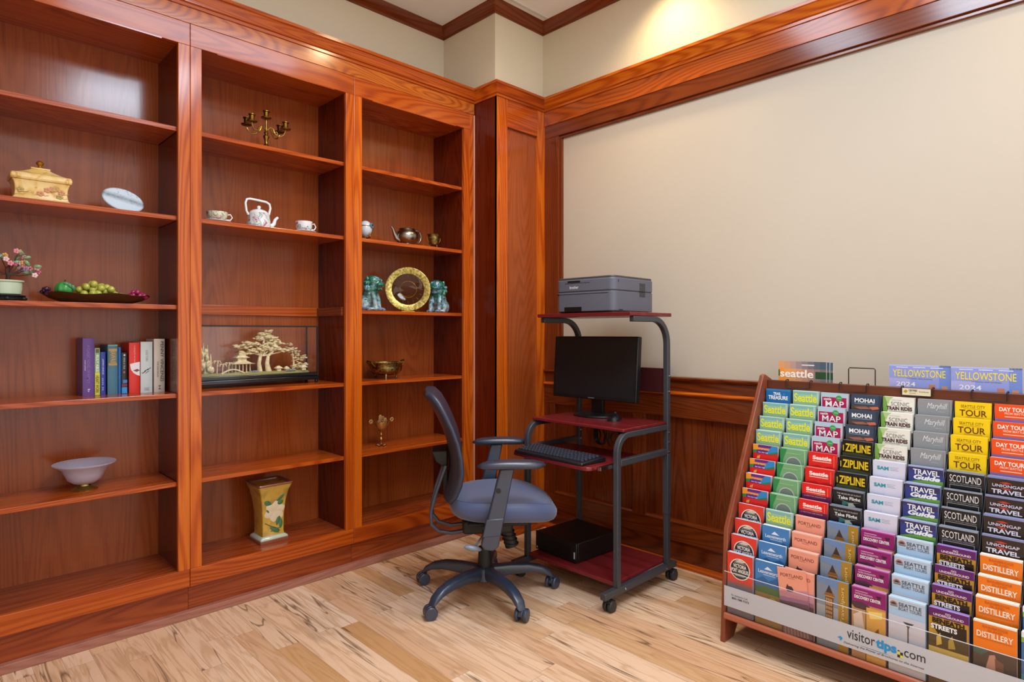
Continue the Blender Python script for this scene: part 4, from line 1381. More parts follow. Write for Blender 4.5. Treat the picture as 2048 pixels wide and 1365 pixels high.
magazine(0.052, 0.188, 1.052, 0.392, 'orange sunset magazine at the front of the small pile on the rack', 'orange')
magazine(0.060, 0.190, 1.051, 0.400, 'middle one of the orange magazines, only its right edge showing', 'orange')
magazine(0.070, 0.190, 1.050, 0.408, 'rearmost of the orange magazines standing on the rack', 'orange')
magazine(0.4585, 0.189, 1.053, 0.396, 'purple blue park magazine next to the orange card holder, left of its pair', 'blue', 0.010)
magazine(0.650, 0.192, 1.053, 0.388, 'purple blue park magazine overlapping its neighbour, above the yellow brochures', 'blue', 0.012)
magazine(0.846, 0.190, 1.052, 0.396, 'purple blue park magazine cut off by the right picture edge', 'blue', 0.010)


# ================================================================== SHELF ORNAMENTS
def rloft(bm, levels, cx, cy, z0, mi=0, r=0.1):
    """rectangular loft: levels of (z, half x, half y)"""
    loops(bm, [[(cx + px_, cy + py_, z0 + z) for px_, py_ in rrect(a, b, min(a, b) * r, 3, rear=min(a, b) * r)] for z, a, b in levels], mi=mi)


# --- casket
kk = spotted('painted_casket_yellow', [(0.0, '#e6c47c'), (0.42, '#e8c988'), (0.58, '#dfb45e'), (0.64, '#b98a3c'), (0.70, '#e4c078'), (0.82, '#cf9460'), (1.0, '#e0bc7c')], 20, 0.3, coat=0.3, dist=1.2)
CASK = kk.m
CAX, CAY, CAZ = -2.835, 0.345, 1.643
t = thing('casket', 'yellow painted casket box with a domed lid and gold knob', 'box', (CAX, CAY, CAZ), 0)
bm = B(); rloft(bm, [(0, .050, .084), (.008, .050, .084), (.012, .047, .080), (.030, .045, .077), (.052, .046, .078), (.066, .049, .082), (.072, .051, .085)], CAX, CAY, CAZ); part('body', bm, CASK, t, sharp=18)
bm = B(); rloft(bm, [(.0725, .050, .084), (.074, .054, .088), (.080, .0565, .0905), (.090, .0565, .0905), (.096, .053, .087), (.097, .046, .078), (.104, .034, .060), (.116, .019, .034), (.121, .016, .027), (.122, .019, .029), (.126, .019, .029), (.128, .012, .014)], CAX, CAY, CAZ); part('lid', bm, CASK, t, sharp=18)
bm = B(); lathe(bm, [(.012, .126), (.012, .130), (.006, .134), (.006, .137), (.011, .143), (.012, .148), (.008, .154), (.002, .157)], (CAX, CAY, CAZ), 16); part('knob', bm, plain('#a8701c', 0.3, 0.6), t)
random.seed(5)
FCOL = [plain('#c98a5c', .4), plain('#b0924a', .4)]
for k in range(7):
    cy_, cz_ = CAY + random.uniform(-.065, .065), CAZ + random.uniform(.020, .052)
    ax_ = CAX + 0.0468
    bm = B()
    for p in range(5):
        a = 2 * PI * p / 5 + k
        ball(bm, (ax_, cy_ + .006 * cos(a), cz_ + .006 * sin(a)), (.0011, .006, .004), 8, 5)
    tube(bm, [(ax_, cy_, cz_), (ax_, cy_ + .012, cz_ - .006), (ax_, cy_ + .024, cz_ - .003)], .0008, 5)
    part('painted_flower', bm, FCOL[k % 2], t)

# --- oval plate on a small easel
t = thing('oval_plate', 'grey blue oval plate with an engraved landscape beside the casket', 'plate', (-2.83, 0.605, 1.643), 0)
k = NT('engraved_landscape')
tc = k.n('ShaderNodeTexCoord'); sp = k.n('ShaderNodeSeparateXYZ'); k.l(tc.outputs['Object'], sp.inputs[0])
nz = k.noise(tc.outputs['Object'], 90, 4.0, 0.7)
hgt = k.math('ADD', sp.outputs['Z'], k.math('MULTIPLY', sp.outputs['Y'], 0.22))
band_ = k.math('SUBTRACT', 1.0, k.math('MULTIPLY', k.math('ABSOLUTE', k.math('SUBTRACT', hgt, 0.054)), 60.0))
fac = k.math('MULTIPLY', k.math('MAXIMUM', band_, 0.0), k.math('MULTIPLY', nz, 1.7))
fac2 = k.math('MAXIMUM', fac, k.math('MULTIPLY', k.math('GREATER_THAN', nz, 0.57), k.math('MULTIPLY', k.math('GREATER_THAN', hgt, 0.058), 0.45)))
k.l(k.mix(fac2, '#b3c0cc', '#4e565c'), k.b.inputs['Base Color']); k.b.inputs['Roughness'].default_value = 0.4
ENGR = k.m
Mp = Matrix.Translation((-2.815, 0.605, 1.691)) @ Matrix.Rotation(math.radians(-13), 4, 'X') @ Matrix.Rotation(math.radians(-14), 4, 'Y')
bm = B(); loops(bm, [[(x, .073 * s_ * cos(a), .046 * s_ * sin(a)) for a in [2 * PI * i / 40 for i in range(40)]] for x, s_ in ((-.004, .93), (-.002, 1), (.002, 1), (.004, .94))])
bm.transform(Mp); part('disc', bm, ENGR, t, sharp=12)
bm = B()
for s_ in (-1, 1):
    tube(bm, [(-2.80, .605 + s_ * .022, 1.646), (-2.81, .605 + s_ * .022, 1.646), (-2.85, .605 + s_ * .022, 1.646), (-2.842, .605 + s_ * .015, 1.700)], .0025, 8)
tube(bm, [(-2.84, .583, 1.690), (-2.84, .627, 1.690)], .0025, 8)
part('easel', bm, BLACK, t)

# --- jade bonsai
BX, BY, BZ = -2.82, 0.246, 1.281
t = thing('stone_bonsai', 'small ornamental tree with pink stone flowers in a celadon pot', 'ornament', (BX, BY, BZ), 0)
bm = B(); lathe(bm, [(.050, 0), (.060, .004), (.062, .010), (.054, .015), (.058, .020), (.050, .022)], (BX, BY, BZ), 28, sx=.75)
for a in range(6):
    ball(bm, (BX + .043 * cos(a), BY + .057 * sin(a), BZ + .008), (.009, .009, .008), 8, 6)
part('stand', bm, BLACK, t)
bm = B(); lathe(bm, [(.036, .022), (.044, .026), (.047, .045), (.047, .066), (.053, .069), (.053, .074), (.045, .074), (.042, .066)], (BX, BY, BZ), 28, sx=.75); part('pot', bm, plain('#b9c8ae', .2, coat=.3), t)
bm = B(); lathe(bm, [(.0415, .064), (.030, .071), (.0, .074)], (BX, BY, BZ), 20, sx=.75, cap=False); part('soil', bm, plain('#4a3a24', .8), t)
TRK = plain('#3c2218', .6)
bm = B()
tube(bm, [(BX, BY + .004, BZ + .068), (BX, BY + .007, BZ + .090), (BX + .004, BY + .002, BZ + .110), (BX, BY + .012, BZ + .130)], .006, 8, taper=[1.2, 1, .8, .6])
tips = []
random.seed(21)
for a, l_, h_ in ((20, .085, .10), (-30, .06, .115), (80, .07, .14), (140, .06, .12), (200, .05, .105), (110, .05, .165), (60, .06, .165), (10, .06, .13), (35, .085, .12), (-10, .05, .15)):
    q = math.radians(a)
    e = Vector((BX + .35 * l_ * sin(q * 1.7), BY + l_ * cos(q), BZ + h_))
    m_ = Vector((BX, BY + .4 * l_ * cos(q) + .006, BZ + .085 + (h_ - .085) * .45))
    tube(bm, [(BX, BY + .006, BZ + .095), m_, e], .0022, 6, taper=[1, .8, .5])
    tips.append(e)
part('trunk', bm, TRK, t)
PK = [plain(c, .2, coat=.2) for c in ('#d88a96', '#b85a78', '#e6c4c4', '#8a6a86', '#5a7a5a', '#6f8f62', '#d99a4e')]
for i, e in enumerate(tips):
    for j in range(4):
        o_ = e + Vector((random.uniform(-.012, .012), random.uniform(-.018, .018), random.uniform(-.010, .012)))
        bm = B()
        if (i + j) % 3 == 0:      # leaf
            ball(bm, o_, (.004, .012, .007), 10, 6, rot=Matrix.Rotation(random.uniform(-1, 1), 3, 'X')); part('leaf', bm, PK[4 + (i + j) % 2], t)
        else:
            for p in range(5):
                a = 2 * PI * p / 5
                ball(bm, o_ + Vector((.003, .0055 * cos(a), .0055 * sin(a))), (.003, .0045, .0045), 8, 5)
            ball(bm, o_ + Vector((.006, 0, 0)), .0025, 6, 4)
            part('blossom', bm, PK[(i * 3 + j) % 4 if (i + j) % 7 else 6], t)

# --- dark leaf-shaped platter with stone fruit
PXc, PYc, PZc = -2.845, 0.524, 1.281
t = thing('fruit_platter', 'long dark brown platter holding the stone fruit', 'platter', (PXc, PYc, PZc), 0)
bm = B()
outer, inner = [], []
for lv, (s_, z) in enumerate(((.45, .0), (.62, .003), (.85, .018), (1.0, .036), (.985, .037), (.83, .021), (.60, .007), (.3, .004))):
    outer.append([(PXc + .072 * s_ * cos(a) * (1 + .05 * sin(5 * a)), PYc + .182 * s_ * sgp(sin(a), 1.0) * (1 + .03 * cos(7 * a)), PZc + z + (.004 * sin(6 * a) if s_ > .8 else 0)) for a in [2 * PI * i / 48 for i in range(48)]])
loops(bm, outer); part('dish', bm, plain('#3a2414', .25, coat=.3), t, sharp=60)
random.seed(9)
GR = plain('#b7b64e', .2, spec=.5, coat=.3)


def bunch(name, label, cat, cy, n, spread, rad, mats, zc, seed):
    random.seed(seed)
    g = thing(name, label, cat, (PXc, cy, PZc + .010), 0)
    pos = []
    for i in range(n):
        for tr in range(60):
            p = Vector((PXc + random.uniform(-.026, .026), cy + random.uniform(-spread, spread), PZc + .032))
            f_ = max(0.0, 1 - ((p.y - cy + spread * .25) / spread) ** 2)
            p.z += random.uniform(0, zc * f_)
            if all((p - q).length > rad * 1.55 for q in pos):
                break
        pos.append(p)
    b0 = B(); ball(b0, (0, 0, 0), rad, 14, 9)
    for i, p in enumerate(pos):
        if i == 0:
            o = part('grape', b0, mats[0], g, local=True); o0 = o
        else:
            o = o0.copy(); COL.objects.link(o)
            if len(mats) > 1:
                o.data = o0.data if i % 2 else o.data
        o.location = p - Vector((PXc, cy, PZc + .010))
        o.parent = g
    bm = B(); tube(bm, [pos[0], Vector((PXc, cy, PZc + .02)), pos[-1]], .002, 6); part('stem', bm, TRK, g)
    return g


bunch('grape_bunch', 'bunch of pale green stone grapes in the middle of the platter', 'grapes', .538, 32, .074, .0130, [GR], .046, 3)
bunch('grape_bunch', 'small bunch of magenta red stone grapes at the right end of the platter', 'grapes', .662, 18, .030, .0095, [plain('#a8285a', .2, coat=.3)], .020, 4)
bunch('grape_bunch', 'small bunch of dark purple stone grapes at the left end of the platter', 'grapes', .372, 12, .018, .0080, [plain('#3c1e3c', .2, coat=.3)], .024, 6)
t = thing('stone_fruit', 'round ribbed green stone fruit behind the dark purple grapes', 'ornament', (PXc - .005, .420, PZc + .012), 0)
bm = B()
rr_ = []
for j in range(1, 12):
    th = PI * j / 12
    rr_.append([(PXc - .005 + .030 * sin(th) * (1 + .05 * cos(9 * a)) * cos(a), .420 + .030 * sin(th) * (1 + .05 * cos(9 * a)) * sin(a), PZc + .052 - .029 * cos(th)) for a in [2 * PI * i / 36 for i in range(36)]])
loops(bm, rr_); part('flesh', bm, plain('#3f9a4a', .25, coat=.3), t, sharp=70)
bm = B(); tube(bm, [(PXc - .005, .420, PZc + .079), (PXc - .003, .424, PZc + .087)], .002, 6); part('stem', bm, TRK, t)
for k_ in range(3):
    bm = B(); ball(bm, (PXc + .02, .425 + .010 * k_, PZc + .070 - .006 * k_), (.003, .011, .007), 10, 6, rot=Matrix.Rotation(-.5 - .3 * k_, 3, 'X')); part('leaf', bm, plain('#3a7a44', .3), t)

# --- books
BOOKS = [  # y0, y1, height, spine colour, label, spine printing
    (.483, .521, .2255, '#5f3a86', 'purple hardback, tallest at the left end of the row of books', [('A CLASSIC NOVEL OF FAMILY', .12, .78, .35, .60, '#8a6ab0'), ('MARY JONES', .38, .56, .12, .24, '#d8cce4'), ('b', .88, .93, .42, .62, '#d8cce4')]),
    (.5225, .5395, .186, '#8fae8c', 'thin yellow and green paperback next to the purple book', [('RULY ABLE', .15, .50, .20, .75, '#f0f0e0'), ('HEART WORK', .58, .95, .15, .8, '#2a2a14')]),
    (.541, .559, .170, '#2c3a94', 'thin bright blue paperback, third in the row of books', [('JOHN UNCLE', .16, .52, .25, .62, '#c8cce8'), ('on it', .6, .9, .3, .6, '#a8b0e0')]),
    (.5655, .600, .199, '#3d6d84', 'teal cloth book with a gold title panel', [('HAWAII', .10, .36, .25, .80, '#c79a54')]),
    (.6015, .612, .188, '#2560a4', 'very thin plain blue book right of the teal book', []),
    (.6135, .633, .166, '#23282c', 'short dark book with a bright blue base, beside the red book', [('READ A TALE', .12, .40, .3, .62, '#a8b0a8')]),
    (.640, .678, .206, '#d8281c', 'red book with a white swirl on its spine', [('Looking for my heart', .06, .40, .40, .58, '#f2a49a')]),
    (.681, .724, .209, '#c8ccca', 'white book with a small grey drawing, between red and pale books', [('A FINE TOWN', .16, .38, .40, .62, '#a0a6a4'), ('EVE', .90, .96, .3, .7, '#9aa0a0')]),
    (.730, .770, .221, '#cfc0b4', 'tall pale beige book at the right end of the row', [('PENNY VINCENZI', .05, .80, .58, .90, '#4a4a4c'), ('THE DECISION', .42, .72, .26, .42, '#7a746e'), ('H', .88, .95, .4, .62, '#2c2c30')]),
]
BKX, BKZ = -2.880, .922
for y0, y1, h, c, lab, pr_ in BOOKS:
    ym = (y0 + y1) / 2
    dep = .125
    t = thing('book', lab, 'book', (BKX - dep / 2, ym, BKZ), 0, 'books on the shelf')
    bm = B(); box(bm, BKX - dep + .003, BKX - .004, y0 + .0022, y1 - .0022, BKZ + .003, BKZ + h - .004); part('pages', bm, plain('#d8d0bc', .7), t, False)
    bm = B()
    ys = [y0, y0 + (y1 - y0) * .2, ym, y1 - (y1 - y0) * .2, y1]
    bul = [.0, .002, .003, .002, .0]
    outl = [(BKX - dep, y0)] + [(BKX + b_, y_) for b_, y_ in zip(bul, ys)] + [(BKX - dep, y1), (BKX - dep, y1 - .002), (BKX - .004, y1 - .002), (BKX - .004, y0 + .002), (BKX - dep, y0 + .002)]
    prism(bm, outl, 'z', BKZ, BKZ + h); part('cover', bm, plain(c, .4), t, sharp=50)
    wth = y1 - y0
    deco = B(); dm = []

    def drect(a, b, p, q, col):
        if col not in dm:
            dm.append(col)
        box(deco, BKX - .004, BKX + .0036, y0 + a * wth, y0 + b * wth, BKZ + h * (1 - q), BKZ + h * (1 - p), dm.index(col))
    if '#8fae8c' == c:
        drect(.02, .98, .52, .99, '#c8c42c'); drect(.2, .8, .02, .1, '#5a4a30')
    if '#3d6d84' == c:
        drect(.04, .96, .0, .03, '#6aa08a'); drect(.08, .92, .08, .13, '#a8864a'); drect(.08, .92, .37, .42, '#a8864a'); drect(.08, .92, .13, .37, '#4f6a62')
    if '#23282c' == c:
        drect(.02, .98, .84, .99, '#2f8fd0'); drect(.2, .98, .66, .74, '#3a78b0'); drect(.02, .98, .76, .82, '#7a2438'); drect(.35, .65, .04, .08, '#c8c8c0'); drect(.3, .6, .45, .5, '#a05a5a')
    if '#c8ccca' == c:
        drect(.1, .3, .60, .615, '#8a9090')
    if deco.verts:
        part('spine_panel', deco, [plain(q_, .4) for q_ in dm], t, False)
    else:
        deco.free()
    if '#d8281c' == c:
        bm = B()
        pts = [(.05, .42), (.98, .38), (.98, .66), (.70, .64), (.40, .60), (.15, .53)]
        prism(bm, [(y0 + a * wth, BKZ + h * (1 - b)) for a, b in pts], 'x', BKX + .001, BKX + .0037)
        prism(bm, [(y0 + a * wth, BKZ + h * (1 - b)) for a, b in [(.35, .55), (.75, .52), (.98, .55), (.7, .58)]], 'x', BKX + .002, BKX + .0040, 1)
        part('spine_swirl', bm, [plain('#e4dce0', .4), plain('#7a3a34', .4)], t, False)
    if '#c8ccca' == c:
        bm = B()
        for a, b, l_ in ((.15, .62, .3), (.3, .58, .35), (.4, .62, .3), (.55, .56, .3)):
            tube(bm, [(BKX + .0035, y0 + a * wth, BKZ + h * (1 - b)), (BKX + .0035, y0 + (a + l_) * wth, BKZ + h * (1 - b + .05))], .0010, 5)
        part('spine_drawing', bm, plain('#33383a', .5), t)
    tb = B(); tcs = []
    for s_, a, b, p, q, col in pr_:
        if col not in tcs:
            tcs.append(col)
        # reads down the spine: right = -z, up = +y
        put_text(tb, s_, (BKX + .0042, y0 + p * wth, BKZ + h * (1 - a)), (0, 0, -1), (0, 1, 0), (b - a) * h, (q - p) * wth, .008, 0, tcs.index(col))
    if pr_:
        flat('lettering', tb, [plain(q_, .4) for q_ in tcs], t, local=False)
    else:
        tb.free()

# --- frosted glass bowl on a gold foot
GX, GY, GZ = -2.872, .488, .562
t = thing('glass_bowl', 'frosted lilac glass bowl on a small gold foot', 'bowl', (GX, GY, GZ), 0)
k = NT('frosted_lilac_glass')
k.b.inputs['Base Color'].default_value = lin('#d3cbdc'); k.b.inputs['Roughness'].default_value = .3
k.b.inputs['Transmission Weight'].default_value = .45; k.b.inputs['IOR'].default_value = 1.25
bm = B(); lathe(bm, [(.020, .022), (.036, .026), (.056, .040), (.066, .062), (.074, .080), (.092, .094), (.104, .100), (.104, .104), (.090, .099), (.070, .085), (.062, .064), (.052, .044), (.033, .030), (.0, .028)], (GX, GY, GZ), 44, cap=False)
part('cup', bm, k.m, t, sharp=80)
bm = B(); lathe(bm, [(.044, 0), (.045, .003), (.034, .010), (.022, .016), (.020, .022), (.0, .023)], (GX, GY, GZ), 30); part('foot', bm, plain('#b8a45c', .3, 1.0), t)

# --- candelabra
CX_, CY_, CZ_ = -2.85, 1.187, 2.005
t = thing('candelabra', 'aged brass candelabra with five empty candle cups', 'candelabra', (CX_, CY_, CZ_), 0)
bm = B(); lathe(bm, [(.042, 0), (.044, .004), (.030, .010), (.014, .016), (.008, .024), (.012, .032), (.007, .040), (.0075, .055), (.013, .068), (.014, .074), (.007, .082), (.010, .090), (.006, .098), (.004, .120), (.005, .150), (.003, .158)], (CX_, CY_, CZ_), 20); part('stem', bm, BRASS, t)


def candle_cup(c):
    bm = B(); lathe(bm, [(.006, 0), (.022, .002), (.024, .006), (.010, .006), (.008, .009), (.011, .014), (.012, .030), (.0155, .033), (.0155, .036), (.010, .036), (.009, .016), (.0, .015)], c, 20, cap=False)
    return bm


part('candle_cup', candle_cup((CX_, CY_, CZ_ + .155)), BRASS, t)
for a in (22, 158, 202, 338):
    q = math.radians(a - 90 + 90)
    dx, dy = sin(q), cos(q)
    P_ = lambda r_, z: (CX_ + dx * r_, CY_ + dy * r_, CZ_ + z)
    bm = B()
    tube(bm, [P_(.004, .104), P_(.018, .118), P_(.030, .112), P_(.034, .098), P_(.044, .084), P_(.060, .080), P_(.074, .088), P_(.082, .102), P_(.084, .116)], .0032, 8)
    tube(bm, [P_(.034, .098), P_(.046, .100), P_(.050, .092), P_(.046, .088)], .002, 6)
    part('arm', bm, plain('#b0904a', .28, 1.0), t)
    part('candle_cup', candle_cup(P_(.084, .114)), BRASS_SHADED if dx < 0 else BRASS, t)

# --- floral porcelain
FLOR = spotted('floral_porcelain', [(0.0, '#e4e6ea'), (0.50, '#e4e6ea'), (0.56, '#5f8a70'), (0.60, '#dfe2e6'), (0.66, '#c05a86'), (0.74, '#a8386a'), (0.80, '#e2e4e8')], 42, .12, coat=.4, dist=.6).m
FLOR2 = spotted('floral_porcelain_cream', [(0.0, '#d9d8c4'), (0.50, '#d9d8c4'), (0.56, '#8a8a58'), (0.60, '#d6d2c4'), (0.68, '#b87a80'), (0.76, '#a0607a'), (0.82, '#d9d8c4')], 44, .12, coat=.4, dist=.6).m


def teacup(y, label, mat, r=.036, h=.042, hand=(0, 1)):
    x, z = -2.815, 1.643
    t = thing('teacup', label, 'teacup', (x, y, z + .0062), 0, 'floral teacups')
    zz = z + .0062
    bm = B(); lathe(bm, [(r * .55, 0), (r * .56, .004), (r * .78, .010), (r * .92, .022), (r, h), (r * .96, h), (r * .86, .022), (r * .6, .010), (0, .008)], (x, y, zz), 30, cap=False); part('bowl', bm, mat, t, sharp=70)
    bm = B(); tube(bm, [(x, y + hand[1] * r * .97, zz + h * .85), (x, y + hand[1] * (r + .012), zz + h * .92), (x, y + hand[1] * (r + .020), zz + h * .62), (x, y + hand[1] * (r + .012), zz + h * .34), (x, y + hand[1] * r * .84, zz + h * .30)], .0028, 8); part('handle', bm, PORCELAIN, t)
    s_ = thing('saucer', label.replace('teacup', 'saucer').replace('floral', 'white floral') if False else 'white saucer under the ' + label.split(' on its')[0], 'saucer', (x, y, z), 0, 'white saucers')
    bm = B(); lathe(bm, [(.026, 0), (.030, .001), (.046, .005), (.056, .008), (.056, .0095), (.045, .0068), (.030, .005), (.0, .005)], (x, y, z), 32, cap=False); part('plate', bm, PORCELAIN, s_, sharp=70)


teacup(.958, 'wide cream floral teacup on its saucer, left of the teapot', FLOR2, r=.044, h=.042)
teacup(1.355, 'floral teacup with pink roses on its saucer, right of the teapot', FLOR, r=.040, h=.050)
TX, TY, TZ = -2.825, 1.143, 1.643
t = thing('teapot', 'white floral porcelain teapot with a square overhead handle', 'teapot', (TX, TY, TZ), 0)
bm = B(); lathe(bm, [(.046, 0), (.050, .003), (.051, .012), (.049, .040), (.046, .062), (.047, .065), (.044, .069), (.034, .071), (.0, .072)], (TX, TY, TZ), 36); part('body', bm, FLOR, t, sharp=45)
bm = B(); lathe(bm, [(.040, .070), (.038, .076), (.028, .083), (.012, .088), (.006, .091), (.009, .097), (.007, .103), (.0, .105)], (TX, TY, TZ), 30); part('lid', bm, PORCELAIN, t, sharp=60)
bm = B(); tube(bm, [(TX, TY - .047, TZ + .058), (TX, TY - .056, TZ + .075), (TX, TY - .060, TZ + .110), (TX, TY - .054, TZ + .127), (TX, TY - .040, TZ + .131), (TX, TY, TZ + .129), (TX, TY + .034, TZ + .126), (TX, TY + .049, TZ + .118), (TX, TY + .053, TZ + .100), (TX, TY + .044, TZ + .058)], .0052, 10); part('handle', bm, PORCELAIN, t, sharp=80)
bm = B(); tube(bm, [(TX, TY + .040, TZ + .020), (TX, TY + .058, TZ + .016), (TX, TY + .070, TZ + .030), (TX, TY + .076, TZ + .050), (TX, TY + .088, TZ + .062)], .012, 12, taper=[1.15, 1.0, .75, .6, .5]); part('spout', bm, PORCELAIN, t, sharp=80)

# --- glass display case with a carved cork landscape
DX0, DX1, DY0, DY1, DZ0 = -2.985, -2.865, .886, 1.452, .922
t = thing('display_case', 'black framed glass display case on the middle bookcase', 'display case', ((DX0 + DX1) / 2, (DY0 + DY1) / 2, DZ0), 0)
bm = B(); box(bm, DX0, DX1, DY0, DY1, DZ0 + .034, DZ0 + .052); box(bm, DX0 - .005, DX1 + .005, DY0 - .005, DY1 + .005, DZ0 + .016, DZ0 + .0345)
part('base', bm, plain('#0d0c10', .22, coat=.3), t, bev=.003)
for x in (DX0 + .006, DX1 - .006):
    for y in (DY0 + .006, DY1 - .006):
        bm = B(); lathe(bm, [(.006, 0), (.009, .006), (.007, .017)], (x, y, DZ0), 12); part('foot', bm, BLACK, t)
zb, zt = DZ0 + .052, DZ0 + .274
e = .003
for x in (DX0, DX1 - 2 * e):
    for y in (DY0, DY1 - 2 * e):
        bm = B(); box(bm, x, x + 2 * e, y, y + 2 * e, zb, zt); part('corner_post', bm, BLACK, t, False)
bm = B()
for y in (DY0, DY1 - 2 * e):
    box(bm, DX0 + 2 * e, DX1 - 2 * e, y, y + 2 * e, zt, zt + .006)
for x in (DX0, DX1 - 2 * e):
    box(bm, x, x + 2 * e, DY0, DY1, zt, zt + .006)
part('top_frame', bm, BLACK, t, False)
GLS = pane('case_glass')
for p in ((DX1 - .004, DX1 - .0025, DY0 + .006, DY1 - .006), (DX0 + .0025, DX0 + .004, DY0 + .006, DY1 - .006), (DX0 + .006, DX1 - .006, DY0 + .0025, DY0 + .004), (DX0 + .006, DX1 - .006, DY1 - .004, DY1 - .0025)):
    bm = B(); box(bm, *p, zb + .0003, zt - .0003); part('glass_pane', bm, GLS, t, False)

CORK = spotted('carved_cork', [(0.25, '#a08a5c'), (0.5, '#d8c69a'), (0.75, '#ece0bc')], 120, .7).m
CORK2 = spotted('carved_cork_pale', [(0.3, '#c8b484'), (0.7, '#ece0bc')], 90, .7).m
t = thing('carved_landscape', 'pale carved cork landscape with tree and pavilion inside the glass case', 'carving', ((DX0 + DX1) / 2, 1.16, zb), 0)
cx_ = -2.915
bm = B(); rings = []
for z_, s_ in ((0, 1), (.008, .98), (.012, .9)):
    rings.append([(cx_ + .040 * s_ * cos(a) * (1 + .08 * sin(7 * a)), 1.165 + .262 * s_ * sgp(sin(a), .8) * (1 + .02 * sin(11 * a)), zb + z_) for a in [2 * PI * i / 60 for i in range(60)]])
loops(bm, rings); part('ground', bm, plain('#8f8650', .8), t)
random.seed(31)


def foliage(bm, c, ry, rz, n, rx=.016, s=.010):
    for i in range(n):
        u = random.uniform(-1, 1); v = random.uniform(-1, 1)
        if u * u + v * v > 1:
            continue
        ball(bm, (c[0] + random.uniform(-rx, rx), c[1] + u * ry, c[2] + v * rz), (s * .9, s * random.uniform(.9, 1.7), s * random.uniform(.35, .6)), 8, 5, rot=Matrix.Rotation(random.uniform(-.4, .4), 3, 'X'))


bm = B()
for c, ry, rz, n in (((cx_, 1.222, 1.170), .015, .010, 16), ((cx_, 1.21, 1.160), .026, .009, 22), ((cx_, 1.205, 1.150), .030, .012, 24), ((cx_, 1.235, 1.140), .032, .012, 22), ((cx_, 1.18, 1.140), .022, .008, 14), ((cx_, 1.265, 1.118), .034, .014, 30), ((cx_, 1.225, 1.108), .04, .012, 34),
                     ((cx_, 1.145, 1.118), .036, .010, 28), ((cx_, 1.105, 1.104), .034, .008, 24), ((cx_, 1.30, 1.085), .036, .008, 26), ((cx_, 1.25, 1.092), .034, .010, 26),
                     ((cx_, 1.13, 1.080), .036, .010, 28), ((cx_, 1.18, 1.092), .036, .008, 26)):
    foliage(bm, c, ry, rz, n)
part('pine_foliage', bm, CORK, t, sharp=80)
bm = B()
tube(bm, [(cx_, 1.185, zb + .008), (cx_, 1.180, zb + .050), (cx_, 1.186, zb + .080), (cx_, 1.20, zb + .13), (cx_, 1.205, zb + .18)], .009, 9, taper=[1.4, 1, .9, .7, .4])
tube(bm, [(cx_ + .01, 1.222, zb + .008), (cx_ + .01, 1.214, zb + .050), (cx_, 1.224, zb + .085), (cx_, 1.26, zb + .12), (cx_, 1.30, zb + .112)], .010, 9, taper=[1.5, 1, .8, .6, .3])
for e_ in ((1.10, .125), (1.13, .105), (1.15, .14), (1.24, .165), (1.28, .14), (1.33, .108)):
    tube(bm, [(cx_, 1.20, zb + .085), (cx_, (1.20 + e_[0]) / 2, zb + e_[1] * .9), (cx_, e_[0], zb + e_[1])], .004, 6, taper=[1, .7, .4])
part('pine_trunk', bm, CORK2, t, sharp=80)
# pavilion
pv = 1.098
bm = B()
for zr, w_, hh in ((.050, .048, .012), (.078, .030, .012)):
    loops(bm, [[(cx_ + q * .7 * cx2, pv + q * cy2, zb + zr + dz_) for cx2, cy2 in ((-1, -1), (1, -1), (1, 1), (-1, 1))] for q, dz_ in ((w_ * 1.08, .003), (w_, 0), (w_ * .55, hh), (w_ * .5, hh + .002))])
box(bm, cx_ - .014, cx_ + .014, pv - .020, pv + .020, zb + .060, zb + .078)
loops(bm, [[(cx_ + q * cx2, pv + q * cy2, zb + z_) for cx2, cy2 in ((-1, -1), (1, -1), (1, 1), (-1, 1))] for q, z_ in ((.014, .088), (.016, .102))])
part('pavilion_roof', bm, CORK2, t, False)
bm = B()
for i in range(5):
    for x in (-.022, .022):
        cyl(bm, (cx_ + x, pv - .032 + .016 * i, zb + .012), (cx_ + x, pv - .032 + .016 * i, zb + .051), .0022, n=8)
box(bm, cx_ - .028, cx_ + .028, pv - .04, pv + .04, zb + .008, zb + .013)
part('pavilion_columns', bm, CORK2, t, False)
# left rockery, palms, bridge, right tree, small houses
bm = B()
for i in range(42):
    u = random.random()
    ball(bm, (cx_ + random.uniform(-.02, .02), .935 + random.uniform(-.036, .036) * (1 - u * .7), zb + .01 + u * .105), (.010, .011 * (1.2 - u * .6), .016), 8, 6)
for y_, h_ in ((.918, .135), (.935, .150), (.952, .140), (.905, .10), (.965, .10)):
    tube(bm, [(cx_, y_, zb + .06), (cx_, y_, zb + h_)], .006, 6, taper=[1, .15])
part('rockery', bm, CORK, t, sharp=80)
bm = B()
for y_, h_ in ((.985, .065), (1.008, .050), (1.035, .055)):
    tube(bm, [(cx_ + .02, y_, zb + .01), (cx_ + .02, y_ + .002, zb + h_)], .0022, 6)
    for a in range(7):
        q = 2 * PI * a / 7
        tube(bm, [(cx_ + .02, y_ + .002, zb + h_), (cx_ + .02 + .010 * cos(q), y_ + .011 * sin(q), zb + h_ + .004), (cx_ + .02 + .018 * cos(q), y_ + .020 * sin(q), zb + h_ - .008)], .0024, 5, taper=[.6, 1, .4])
part('palm', bm, CORK, t)
bm = B()
pts = [(cx_ + .03, 1.0 + .10 * i / 12, zb + .010 + .018 * sin(PI * i / 12)) for i in range(13)]
tube(bm, pts, 1, square=(.012, .005), ref=(1, 0, 0)); part('bridge', bm, CORK2, t, False)
bm = B()
